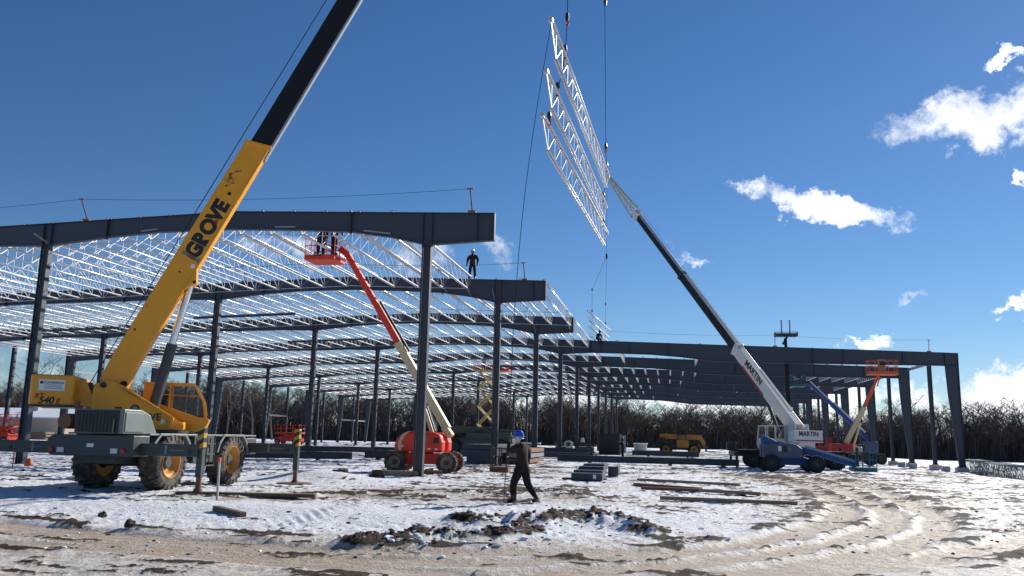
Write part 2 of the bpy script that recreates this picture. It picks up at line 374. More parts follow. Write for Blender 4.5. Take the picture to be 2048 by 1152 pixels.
def ground_z(x, y):
    return float(ground_fields(np.array([float(x)]), np.array([float(y)]))[0][0])

def make_ground():
    fa = np.radians(np.linspace(-46, 44, 790)); ba = np.radians(np.linspace(44, 314, 120))[1:-1]
    th = np.concatenate([fa, ba]) - math.radians(6.5)      # azimuth from +Y, clockwise
    rr = [2.5]
    while rr[-1] < 4500:
        k = .0075 if rr[-1] < 45 else (.014 if rr[-1] < 120 else .05); rr.append(rr[-1]*(1+k))
    rr = np.array(rr); T, Rr = np.meshgrid(th, rr); x = (Rr*np.sin(T)).ravel(); y = (Rr*np.cos(T)).ravel()
    h, ice, mud, track = ground_fields(x, y)
    n, k = len(th), len(rr)
    co = np.column_stack([x, y, h]); co = np.vstack([co, [[0, 0, float(h[:n].mean())]]])
    j, i = np.meshgrid(np.arange(n), np.arange(k-1)); a = (i*n+j).ravel(); b = (i*n+(j+1) % n).ravel()
    quads = np.column_stack([a, a+n, b+n, b]); nf = len(quads)
    tris = np.array([(t, (t+1) % n, k*n) for t in range(n)])
    me = bpy.data.meshes.new('ground'); me.vertices.add(len(co)); me.vertices.foreach_set('co', co.ravel())
    loops = np.concatenate([quads.ravel(), tris[:, [0, 1, 2]].ravel()])
    me.loops.add(len(loops)); me.loops.foreach_set('vertex_index', loops.astype(np.int32))
    st = np.concatenate([np.arange(nf)*4, nf*4+np.arange(len(tris))*3]); tot = np.concatenate([np.full(nf, 4), np.full(len(tris), 3)])
    me.polygons.add(len(st)); me.polygons.foreach_set('loop_start', st.astype(np.int32)); me.polygons.foreach_set('loop_total', tot.astype(np.int32))
    me.polygons.foreach_set('use_smooth', np.ones(len(st), dtype=bool))
    me.update(); me.validate()
    for nm, arr in (('ice', ice), ('mud', mud), ('track', track)):
        at = me.attributes.new(nm, 'FLOAT', 'POINT'); at.data.foreach_set('value', np.append(arr, 0.).astype(np.float32))
    bm = bmesh.new(); bm.from_mesh(me)
    if sum(f.normal.z for f in list(bm.faces)[:500]) < 0: bmesh.ops.reverse_faces(bm, faces=bm.faces)
    bm.to_mesh(me); bm.free()
    m = bpy.data.materials.new('snow_and_mud'); m.use_nodes = True; nt = m.node_tree; N = nt.nodes; L = nt.links; bs = N['Principled BSDF']
    def attr(nm):
        q = N.new('ShaderNodeAttribute'); q.attribute_name = nm; return q.outputs['Fac']
    tc = N.new('ShaderNodeTexCoord')
    def nz(sc, det, ro=.6, stretch=None):
        q = N.new('ShaderNodeTexNoise'); q.inputs['Scale'].default_value = sc; q.inputs['Detail'].default_value = det; q.inputs['Roughness'].default_value = ro
        if stretch:
            mp = N.new('ShaderNodeMapping'); mp.inputs['Scale'].default_value = stretch; L.new(tc.outputs['Object'], mp.inputs['Vector']); L.new(mp.outputs[0], q.inputs['Vector'])
        else: L.new(tc.outputs['Object'], q.inputs['Vector'])
        return q.outputs['Fac']
    def mr(v, a, b, c=0., d=1.):
        q = N.new('ShaderNodeMapRange'); L.new(v, q.inputs[0])
        for i, t in enumerate((a, b, c, d)): q.inputs[i+1].default_value = t
        return q.outputs[0]
    def mth(op, a, b):
        q = N.new('ShaderNodeMath'); q.operation = op
        for i, v in enumerate((a, b)):
            if isinstance(v, (int, float)): q.inputs[i].default_value = v
            else: L.new(v, q.inputs[i])
        return q.outputs[0]
    def mixc(f, a, b):
        q = N.new('ShaderNodeMix'); q.data_type = 'RGBA'; L.new(f, q.inputs['Factor'])
        for k_, v in (('A', a), ('B', b)):
            if isinstance(v, tuple): q.inputs[k_].default_value = v+(1,)
            else: L.new(v, q.inputs[k_])
        return q.outputs['Result']
    n1 = nz(1.3, 7, .65); n2 = nz(7, 6, .65); n3 = nz(26, 4, .6); n4 = nz(.9, 6, .7, (.7, 2.2, 1)); n6 = nz(2.6, 10, .74)
    icef = mr(mth('ADD', attr('ice'), mth('ADD', mth('MULTIPLY', mth('SUBTRACT', n1, .5), 1.0), mth('MULTIPLY', mth('SUBTRACT', n6, .5), 1.3))),   .36, 1.05)
    icec = mixc(n4, (.34, .265, .20), (.70, .635, .555))
    icec = mixc(mr(n2, .46, .70), icec, (.80, .78, .75))
    snowc = mixc(n1, (.76, .78, .82), (.84, .85, .87))
    base = mixc(icef, snowc, icec)
    trf = mr(mth('ADD', attr('track'), mth('MULTIPLY', mth('SUBTRACT', n4, .5), .9)), .25, .8, 0., .85)
    base = mixc(trf, base, mixc(n2, (.33, .235, .155), (.56, .455, .35)))
    mudf = mr(mth('ADD', attr('mud'), mth('MULTIPLY', mth('SUBTRACT', n6, .5), 2.2)), .42, .80)
    mudc = mixc(n3, (.017, .010, .006), (.075, .044, .026))
    base = mixc(mudf, base, mudc)
    L.new(base, bs.inputs['Base Color'])
    rg = mr(icef, 0, 1, .68, .58); rg2 = N.new('ShaderNodeMix'); L.new(mudf, rg2.inputs[0]); L.new(rg, rg2.inputs[2]); rg2.inputs[3].default_value = .85
    L.new(rg2.outputs[0], bs.inputs['Roughness']); bs.inputs['Specular IOR Level'].default_value = .22
    bp = N.new('ShaderNodeBump'); bp.inputs['Strength'].default_value = .8; bp.inputs['Distance'].default_value = .10
    L.new(mth('ADD', mth('MULTIPLY', n6, 1.6), mth('ADD', mth('MULTIPLY', n2, .6), mth('MULTIPLY', n3, .3))), bp.inputs['Height']); L.new(bp.outputs[0], bs.inputs['Normal'])
    me.materials.append(m)
    o = bpy.data.objects.new('ground', me); COL.objects.link(o); tag(o, 'snow covered building site ground with brown ruts and frozen mud', kind='structure')
make_ground()
# ------------------------------------------------------------------ the steel building
Y0, BAY = 33.24, 15.24
XA, XB, XC, XL, XR, XRIDGE, XTIP = -9.85, -28.05, -47.15, -62.6, 25.1, -18.75, -6.97
def frame_y(k): return Y0+BAY*k
def top_z(x): return 11.22-.034*abs(x-XRIDGE)
BL = [(-62.6, 8.62), (-61.5, 8.62), (-57, 8.98), (-52, 9.3), (-49, 9.32), (-47.15, 9.22), (-43.8, 9.62), (-40.4, 9.73), (-34.7, 9.85), (-31, 9.93), (-28.05, 9.88),
      (-24.9, 10.22), (-22.4, 10.40), (-19, 10.45), (-15.6, 10.33), (-13.3, 10.2), (-11.5, 9.93), (-9.85, 9.55), (-6.97, 9.69)]
BR = [(-6.97, 9.69), (-5.6, 9.66), (-1.46, 9.53), (1.28, 9.31), (4.5, 8.92), (10.2, 8.80), (15.3, 8.74), (20, 8.69), (24.05, 8.64), (25.1, 8.64)]
def rafter_mesh(bot, name):
    mb = MB(); xs = sorted(set([p[0] for p in bot]+([XRIDGE] if bot[0][0] < XRIDGE < bot[-1][0] else [])))
    bz = lambda x: float(np.interp(x, [p[0] for p in bot], [p[1] for p in bot]))
    for a, b in zip(xs, xs[1:]):
        mb.add([(a, -.007, bz(a)), (b, -.007, bz(b)), (b, -.007, top_z(b)), (a, -.007, top_z(a)), (a, .007, bz(a)), (b, .007, bz(b)), (b, .007, top_z(b)), (a, .007, top_z(a))],
               [(0, 1, 2, 3), (7, 6, 5, 4)])
        for z, dz in ((bz, -.022), (top_z, .022)):
            lo = lambda x: min(z(x), z(x)+dz); hi = lambda x: max(z(x), z(x)+dz)
            mb.add([(a, -.13, lo(a)), (b, -.13, lo(b)), (b, .13, lo(b)), (a, .13, lo(a)), (a, -.13, hi(a)), (b, -.13, hi(b)), (b, .13, hi(b)), (a, .13, hi(a))],
                   [(0, 3, 2, 1), (4, 5, 6, 7), (0, 1, 5, 4), (2, 3, 7, 6), (1, 2, 6, 5), (3, 0, 4, 7)])
    for x in (bot[0][0], bot[-1][0]):
        mb.bx(x-.012, x+.012, -.14, .14, bz(x)-.02, top_z(x)+.02)
    return mb, bz
bld = thing('steel_building', (0, 0, 0), 'large unfinished steel frame building with open roof of galvanised joists', 'building')
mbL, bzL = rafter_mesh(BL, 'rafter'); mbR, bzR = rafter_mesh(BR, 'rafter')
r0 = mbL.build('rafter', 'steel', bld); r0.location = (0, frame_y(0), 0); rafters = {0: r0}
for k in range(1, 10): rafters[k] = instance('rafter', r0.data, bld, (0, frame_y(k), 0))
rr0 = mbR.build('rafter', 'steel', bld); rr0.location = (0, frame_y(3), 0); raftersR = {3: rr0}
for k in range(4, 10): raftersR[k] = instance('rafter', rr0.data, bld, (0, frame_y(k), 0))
def sub(name, me, parent, loc=(0, 0, 0)):
    o = bpy.data.objects.new(name, me); COL.objects.link(o); o.parent = parent; o.location = loc; return o
stiff = {}
def stiffener(parent, x, bz, wide=.115, thick=.016, ext=0., name='stiffener_plate'):
    key = (round(x, 2), ext)
    if key not in stiff:
        mb = MB().bx(-thick/2, thick/2, -wide, wide, bz(x)-ext, top_z(x)+ext); o = mb.build(name, 'steel', None)
        me = o.data; bpy.data.objects.remove(o); stiff[key] = me
    sub(name, stiff[key], parent, (x, 0, 0))
for k, r in rafters.items():
    for x in (XA-.2, XA+.2, XB-.2, XB+.2, XC-.2, XC+.2, -7.7): stiffener(r, x, bzL)
    for x in (-13.3, -25.0, -34.7, -43.5, -55): stiffener(r, x, bzL, .15, .05, .09, 'splice_plate')
for k, r in raftersR.items():
    for x in (-6.0, -3.4, 15.6, 20.6, 24.05): stiffener(r, x, bzR)
    for x in (.2, 7.4, 13.0): stiffener(r, x, bzR, .15, .05, .06, 'splice_plate')
def hcol(h, dx=.36, fl=.28):
    mb = MB(); mb.bx(-dx/2+.02, dx/2-.02, -.008, .008, .04, h)
    for s in (-1, 1): mb.bx(s*dx/2-.012, s*dx/2+.012, -fl/2, fl/2, .04, h)
    mb.bx(-.3, .3, -.26, .26, -.06, .04); mb.bx(-dx/2-.04, dx/2+.04, -fl/2-.02, fl/2+.02, h, h+.03)
    return mb
def eave_col(side):
    mb = MB(); pr = [(0, .46), (6.1, .95), (8.64, 1.05)]; bx_, bz_ = [], []
    for (z0, w0), (z1, w1) in zip(pr, pr[1:]):
        o = 0 if side > 0 else 0
        A = lambda w: -side*w
        mb.add([(0, -.007, z0), (A(w0), -.007, z0), (A(w1), -.007, z1), (0, -.007, z1), (0, .007, z0), (A(w0), .007, z0), (A(w1), .007, z1), (0, .007, z1)], [(0, 1, 2, 3), (7, 6, 5, 4)])
        t = -side*.022
        for a0, a1 in ((0, 0), (A(w0), A(w1))):
            mb.add([(a0, -.14, z0), (a0+t, -.14, z0), (a0+t, .14, z0), (a0, .14, z0), (a1, -.14, z1), (a1+t, -.14, z1), (a1+t, .14, z1), (a1, .14, z1)],
                   [(0, 1, 5, 4), (1, 2, 6, 5), (2, 3, 7, 6), (3, 0, 4, 7)])
    lo, hi = sorted((0, -side*.55)); mb.bx(lo-.05, hi+.05, -.22, .22, -.06, .02)
    return mb
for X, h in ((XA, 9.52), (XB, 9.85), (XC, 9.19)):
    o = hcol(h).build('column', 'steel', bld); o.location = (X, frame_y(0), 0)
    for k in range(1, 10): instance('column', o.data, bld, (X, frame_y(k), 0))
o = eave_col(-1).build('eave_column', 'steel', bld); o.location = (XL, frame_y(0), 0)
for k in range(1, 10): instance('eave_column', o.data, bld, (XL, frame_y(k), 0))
o = eave_col(1).build('eave_column', 'steel', bld); o.location = (XR, frame_y(3), 0)
for k in range(4, 10): instance('eave_column', o.data, bld, (XR, frame_y(k), 0))
# wind posts half way between frames, eave struts, wall girts
wp = MB(); wp.bx(-.16, .16, -.008, .008, .02, 9.35)
for s in (-1, 1): wp.bx(s*.17-.01, s*.17+.01, -.13, .13, .02, 9.35)
wp.bx(-.25, .25, -.2, .2, -.05, .02)
w0 = wp.build('wind_post', 'steel', bld); w0.location = (XR-.2, frame_y(3.5), 0)
for k in range(4, 9): instance('wind_post', w0.data, bld, (XR-.2, frame_y(k+.5), 0))
for k in range(0, 9): instance('wind_post', w0.data, bld, (XL+.2, frame_y(k+.5), 0))
es = MB().bx(-.09, .09, .02, BAY-.02, -.13, .13); e0 = es.build('eave_strut', 'steel_pale', bld); e0.location = (XR-.12, frame_y(3), 9.52)
for k in range(4, 9): instance('eave_strut', e0.data, bld, (XR-.12, frame_y(k), 9.52))
for k in range(0, 9): instance('eave_strut', e0.data, bld, (XL+.12, frame_y(k), 9.52))
g = MB().bx(-.05, .05, .2, BAY/2-.2, -.12, .12).build('wall_girt', 'steel_pale', bld); g.location = (XL+.3, frame_y(6), 4.35)
for k, z in ((8, 4.35), (8.5, 4.35), (3, 7.6)): instance('wall_girt', g.data, bld, (XL+.3, frame_y(k), z))

# joists: each chord two round tubes, rounded to catch the sun glare; webs
JL, JD = BAY-.06, .92
def joist_geometry():
    mb = MB()
    for s in (-1, 1):
        for y0, y1, z in ((0, JL, -.034), (1.0, JL-1.0, -JD+.03)):
            n = len(mb.v); mb.tube((s*.044, y0, z), (s*.044, y1, z), .035, n=8)
    nround = len(mb.f)
    for s in (-1, 1):
        for y in (.0, JL-.16): mb.bx(s*.038-.03, s*.038+.03, y, y+.16, -.15, -.055)
    zt, zb = -.05, -JD+.04; nodes = np.linspace(1.0, JL-1.0, 13)
    mb.bar((0, .06, zt-.03), (0, 1.0, zb), .032, .032); mb.bar((0, JL-.06, zt-.03), (0, JL-1.0, zb), .032, .032)
    for i, y in enumerate(nodes):
        mb.bar((0, y, zb), (0, y, zt), .020, .020)
        if i < 12: mb.bar((0, y, zb if i < 6 else zt), (0, nodes[i+1], zt if i < 6 else zb), .025, .025)
    return mb, nround
jmb, nround = joist_geometry(); jo = jmb.build('joist', 'galv', bld); JM = jo.data; bpy.data.objects.remove(jo)
for p in list(JM.polygons)[:nround]: p.use_smooth = len(p.vertices) == 4
spots = []
for k in range(9):
    xs = [-11.5-1.5*i for i in range(0, 34)]
    if k >= 1: xs += [-10.0, -8.55, -7.12]
    if k == 3: xs += [-4.5, 3.1]
    if k >= 4: xs += {4: [-5.5+1.5*i for i in range(0, 7)]+[15.5, 17, 18.5, 20, 21.5, 23], 5: [-5.5+1.5*i for i in range(0, 6)]+[12.5, 17, 20, 23], 6: [-5.5, -4, -2.5, 5, 11, 18.5], 7: [-5.5, -4, 2, 9.5, 17], 8: [-5.5, -2.5, 3.5, 14]}[k]
    for x in xs:
        p = project((x, frame_y(k)+BAY/2, 10.5)); q = project((x, frame_y(k)+BAY, 10.5))
        vis = max(p[0], q[0]) > -20; size = 1/p[2]*(1 if x < -7 or k < 4 else .35)
        spots.append((not vis, -size, k, x))
spots.sort()
for i, (hid, sz, k, x) in enumerate(spots[:300]): instance('joist', JM, bld, (x, frame_y(k)+.03, top_z(x)+.15))
rest = [(k, x) for hid, sz, k, x in spots[300:]]
jv = np.array([v.co[:] for v in JM.vertices]); jf = [tuple(p.vertices) for p in JM.polygons]
far = MB()
for k, x in rest: far.add([tuple(p) for p in jv+np.array([x, frame_y(k)+.03, top_z(x)+.15])], jf)
tag(far.build('far_joists', 'galv', bld, fix=False), kind='stuff')
for k in range(9):
    xe = -11.4 if k == 0 else -7.1
    for yy in (1.15, BAY/2, JL-1.1):
        b = MB(); b.path([(-61, frame_y(k)+yy, top_z(-61)-.75), (XRIDGE, frame_y(k)+yy, top_z(XRIDGE)-.75), (xe, frame_y(k)+yy, top_z(xe)-.75)], .016, 5)
        if yy != BAY/2: b.build('bridging_rod', 'galv', bld)
        else: b.build('bridging_rod', 'steel_pale', bld)
for x0, x1, y in ((-33.8, -25.9, 55.3), (-33.6, -26, 70.5), (-51, -43, 91), (-49, -42, 58.5), (-20.5, -14, 100.2), (-52.5, -44, 74)):
    MB().bar((x0, y, top_z(x0)-1.0), (x1, y, top_z(x1)-1.0), .16, .16).build('strut_beam', 'steel', bld)
# flange braces from joists down to the rafters' bottom flanges, and thin pale bars on the web face
for k, xs in ((0, (-27.9,)), (1, (-13.0, -10.0, -11.5)), (2, (-9.9, -12.9, -7.2)), (3, (-8.6, -10.0)), (4, (-4.5, -7.1)), (5, (-5.5, -1, 3.5)), (6, (-5.5, 2, 9.5))):
    for x in xs:
        bz = bzL(x) if x < XTIP else bzR(x)
        MB().bar((x, frame_y(k)-.10, bz+.06), (x, frame_y(k)-1.05, top_z(x)-.70), .06, .012, (1, 0, 0)).build('flange_brace', 'galv', bld)
for x0, x1 in ((-16.8, -15.85), (-12.7, -11.5), (-23.3, -22.5)):
    MB().bar((x0, frame_y(0)-.03, bzL(x0)+.12), (x1, frame_y(0)-.03, bzL(x1)+.14), .03, .07).build('pale_web_bar', 'steel_pale', bld)
# lifeline posts and cables
def lifeline(k, posts, ends):
    tops = []
    for x, lean in posts:
        z = top_z(x)+.02; y = frame_y(k); t = Vector((x+lean, y, z+1.08)); tops.append(t)
        mb = MB(); mb.bx(x-.16, x+.16, y-.12, y+.12, z, z+.1); mb.tube((x, y, z+.08), t, .032); mb.bar(t-V(.14, 0, 0), t+V(.14, 0, 0), .06, .05); mb.build('lifeline_post', 'rust', bld)
    pts = []
    seq = [Vector(ends[0])]+tops+([Vector(ends[1])] if ends[1] else [])
    for a, b in zip(seq, seq[1:]):
        for i in range(10):
            t = i/10; pts.append(a.lerp(b, t)-V(0, 0, .012*(b-a).length*4*t*(1-t)))
    pts.append(seq[-1]); MB().path(pts, .009, 4).build('lifeline_cable', 'rope', bld)
lifeline(0, [(-26.12, -.42), (-7.95, -.12)], ((-40, frame_y(0), 11.6), None))
lifeline(1, [(-26.3, -.2), (-8.25, -.1)], ((-40, frame_y(1), 11.6), None))
lifeline(3, [(9.77, .03), (22.8, .05)], ((-5.2, frame_y(3), 11.75), None))
# pier blocks under and beside the right-hand wall line
for i, (x, y) in enumerate([(XR-.3, frame_y(k)) for k in range(3, 10)]+[(XR-.2, frame_y(k+.5)) for k in range(3, 9)]):
    o = MB().bx(x-.45, x+.45, y-.4, y+.4, -.75, -.065).build('pier', 'concrete', bld, bevel=.02)
for x, y in ((23.7, 82.6), (23.4, 78.6), (23.3, 88.0), (23.4, 92.5)):
    tag(MB().bx(x-.3, x+.3, y-.3, y+.3, -.62, .02).build('concrete_block', 'concrete', None, bevel=.02), 'squat concrete block set beside the wall column piers', 'block', 'concrete blocks by the wall piers')
# ------------------------------------------------------------------ shared machine parts
def wheel(parent, c, ax, R, w, rim_mat='yellow2', tyre_mat='rubber', rim_r=.55, lugs=22, hub='grey'):
    """mesh hub with tyre and rim as its sub-parts; ax = unit axle direction pointing outwards"""
    c = Vector(c); ax = Vector(ax).normalized(); u = Vector((0, 0, 1)); v = ax.cross(u).normalized()
    fn = lambda x, y, h: c+v*x+u*y+ax*h
    rr = R*rim_r
    h = MB().lathe([(.001, w*.30), (rr*.34, w*.30), (rr*.42, w*.22), (rr*.42, -w*.1)], 14, fn).build('wheel', hub, parent)
    t = MB().lathe([(rr, -w*.42), (R*.80, -w*.5), (R*.94, -w*.46), (R*.965, -w*.3), (R*.97, w*.3), (R*.94, w*.46), (R*.80, w*.5), (rr, w*.42)], 32, fn)
    for i in range(lugs):
        for s in (-1, 1):
            a = (i+(.5 if s > 0 else 0))*2*math.pi/lugs; d = v*math.cos(a)+u*math.sin(a); tt = -v*math.sin(a)+u*math.cos(a)
            p0 = c+d*R*.975+ax*s*w*.02; p1 = c+d*R*.955+ax*s*w*.47+tt*R*.10
            t.bar(p0, p1, R*.085, R*.075, d)
            t.bar(p1-d*R*.02, c+d*R*.80+ax*s*w*.515+tt*R*.10, R*.085, R*.04, ax)
    t.build('tyre', tyre_mat, h)
    MB().lathe([(rr*.40, w*.14), (rr*.62, w*.16), (rr*.78, w*.30), (rr*.92, w*.38), (rr*.98, w*.46), (rr*1.03, w*.46), (rr*1.03, -w*.4), (rr*.5, -w*.3)], 24, fn).build('rim', rim_mat, h)
    return h
def rails(mb, x0, x1, y0, y1, z0, z1, r=.022, posts=3):
    for z in (z0+(z1-z0)*.5, z1):
        mb.path([(x0, y0, z), (x1, y0, z), (x1, y1, z), (x0, y1, z), (x0, y0, z)], r, 6)
    for i in range(posts+1):
        t = x0+(x1-x0)*i/posts
        for y in (y0, y1): mb.tube((t, y, z0), (t, y, z1), r, n=6)
    for x in (x0, x1): mb.tube((x, (y0+y1)/2, z0), (x, (y0+y1)/2, z1), r, n=6)
    return mb

# ------------------------------------------------------------------ yellow rough-terrain crane
CX, CY = -14.65, 22.6
gr = thing('mobile_crane', (CX, CY, 0), 'yellow rough terrain crane on grey four wheel carrier with outriggers out', 'crane')
def carrier_parts():
    P = lambda: MB(lambda p: Vector((p[0]+CX, p[1]+CY, p[2])))
    P().bx(-.52, .52, -2.6, 3.4, .72, 1.32).build('chassis', 'grey', gr, bevel=.02)
    b = P(); b.prism([(-1.27, 1.05), (-1.15, .92), (1.22, .92), (1.22, 1.46), (-1.1, 1.46), (-1.27, 1.36)], lambda u, v, w: V(u, w, v), -2.9, -2.2); ob = b.build('rear_bumper_box', 'grey', gr, bevel=.02)
    P().bx(-.10, .10, -2.912, -2.9, 1.15, 1.24).build('data_plate', 'whiteplain', ob)
    for x in (.60, -.95): P().bx(x, x+.2, -2.925, -2.9, 1.0, 1.13).build('reverse_lamp', 'lamp_white', ob, bevel=.01)
    for x in (.96, -1.12): P().lathe([(.001, .05), (.065, .045), (.075, 0)], 16, lambda a, c, h, x=x: V(x, -2.9-h, 1.06+c)+V(a, 0, 0)).build('tail_lamp', 'lamp_red', ob)
    P().bx(-1.2, 1.22, 3.05, 3.75, .9, 1.42).build('front_bumper_box', 'grey', gr, bevel=.02)
    # deck, fenders
    d = P(); d.bx(-1.22, 1.22, -2.2, 3.7, 1.47, 1.515); d.build('deck', 'grey_l', gr, bevel=.008)
    for y0 in (-1.15, 2.2):
        for s in (-1, 1):
            o = [(-1.0, .98), (-.86, 1.30), (-.62, 1.525), (.62, 1.525), (.86, 1.30), (1.0, .98)]; i_ = [(.92, .98), (.79, 1.25), (.57, 1.46), (-.57, 1.46), (-.79, 1.25), (-.92, .98)]
            P().prism([(y0+a, z) for a, z in o+i_], lambda u, v, w: V(w, u, v), *sorted((s*.72, s*1.26))).build('fender', 'grey_l', gr, bevel=.01)
    P().bx(.62, 1.2, .0, 1.1, .7, 1.47).build('tool_locker', 'grey', gr, bevel=.02)
    P().bx(1.2, 1.215, .12, .4, .85, 1.4).build('locker_door', 'grey_l', gr)
    st = P()
    for z in (.62, .95, 1.25): st.bar((1.28, .55, z), (1.28, 1.0, z), .05, .04)
    for y in (.55, 1.0): st.tube((1.28, y, .6), (1.28, y, 1.5), .02)
    st.build('step_ladder', 'grey', gr)
    P().bx(-1.2, -.6, -.2, 1.2, .7, 1.47).build('fuel_tank', 'grey', gr, bevel=.03)
    # engine hood at the rear
    h = P(); h.prism([(-2.86, 1.5), (-2.86, 2.13), (-2.1, 2.13), (-1.7, 2.0), (-1.35, 1.5)], lambda u, v, w: V(w, u, v), -.55, .86)
    hd = h.build('engine_hood', 'grey_l', gr, bevel=.02)
    P().bx(-.5, .72, -2.885, -2.865, 1.53, 2.09).build('radiator_grille', 'black', hd)
    gl = P()
    for i in range(13): gl.bar((-.5+i*1.22/12, -2.892, 1.53), (-.5+i*1.22/12, -2.892, 2.09), .006, .006)
    for i in range(9): gl.bar((-.5, -2.893, 1.53+i*.07), (.72, -2.893, 1.53+i*.07), .006, .006)
    gl.build('grille_mesh', 'black', hd)
    P().bx(.865, .88, -2.8, -2.0, 1.55, 2.05).build('hood_door', 'grey_l', hd, bevel=.006)
    P().path([(.62, -2.92, 1.5), (.62, -2.92, 1.85), (.62, -2.8, 1.9)], .018).build('grab_handle', 'grey_l', hd)
    m = P(); m.tube((-.95, -2.75, 1.8), (-.95, -1.9, 1.8), .2, n=16); m.tube((-.95, -2.3, 1.9), (-.95, -2.3, 2.35), .06, n=10); m.build('muffler', 'rust', gr, smooth=False)
    for y0 in (-1.15, 2.2):
        P().tube((-.95, y0, .75), (.95, y0, .75), .14, n=10).build('axle', 'grey', gr)
        for s in (-1, 1): wheel(gr, (CX+s*1.0, CY+y0, .75), (s, 0, 0), .76, .56, 'yellow2', 'rubber_d')
    for y, fz in ((-2.45, 0), (3.3, -.06)):
        for s in (-1, 1):
            xo = 2.85 if s > 0 else 3.7
            b = P(); b.bx(*sorted((s*.9, s*xo)), y-.13, y+.13, .96, 1.27); beam = b.build('outrigger_beam', 'grey', gr, bevel=.015)
            pl = P(); pl.bx(s*1.95-.03, s*1.95+.03, y-.136, y-.13, 1.0, 1.24); pl.build('mark_plate', 'grey_l', beam)
            dash = P()
            for i in range(7): dash.bx(s*2.05+i*.06, s*2.05+i*.06+.045, y-.135, y-.13, 1.10, 1.13)
            dash.build('stencil_line', 'grey_l', beam)
            P().lathe([(.001, .02), (.05, .02), (.06, 0)], 12, lambda a, c, h, s=s, y=y: V(s*2.62+a, y-.13-h, 1.08+c)).build('pin_hole', 'black', beam)
            xj = s*(xo+.02)
            P().bx(xj-.09, xj+.09, y-.09, y+.09, 1.18, 1.74).build('jack_guard', 'stripes', gr, bevel=.01)
            P().bx(xj-.078, xj+.078, y-.078, y+.078, .45, 1.19).build('jack_housing', 'grey', gr, bevel=.01)
            P().tube((xj, y, .10+fz), (xj, y, .5), .07, n=12).build('jack_leg', 'rust', gr, smooth=False)
            P().lathe([(.001, .16), (.09, .16), (.13, .06), (.15, 0), (.001, 0)], 16, lambda a, c, h, xj=xj, y=y, fz=fz: V(xj+a, y+c, h+fz+.03)).build('jack_foot', 'rust', gr)
carrier_parts()
PHI = math.radians(63); SD = Vector((math.sin(PHI), math.cos(PHI), 0)); SN = Vector((math.cos(PHI), -math.sin(PHI), 0))
def S(s, o, z): return Vector((CX, CY, 0))+SD*s+SN*o+Vector((0, 0, z))
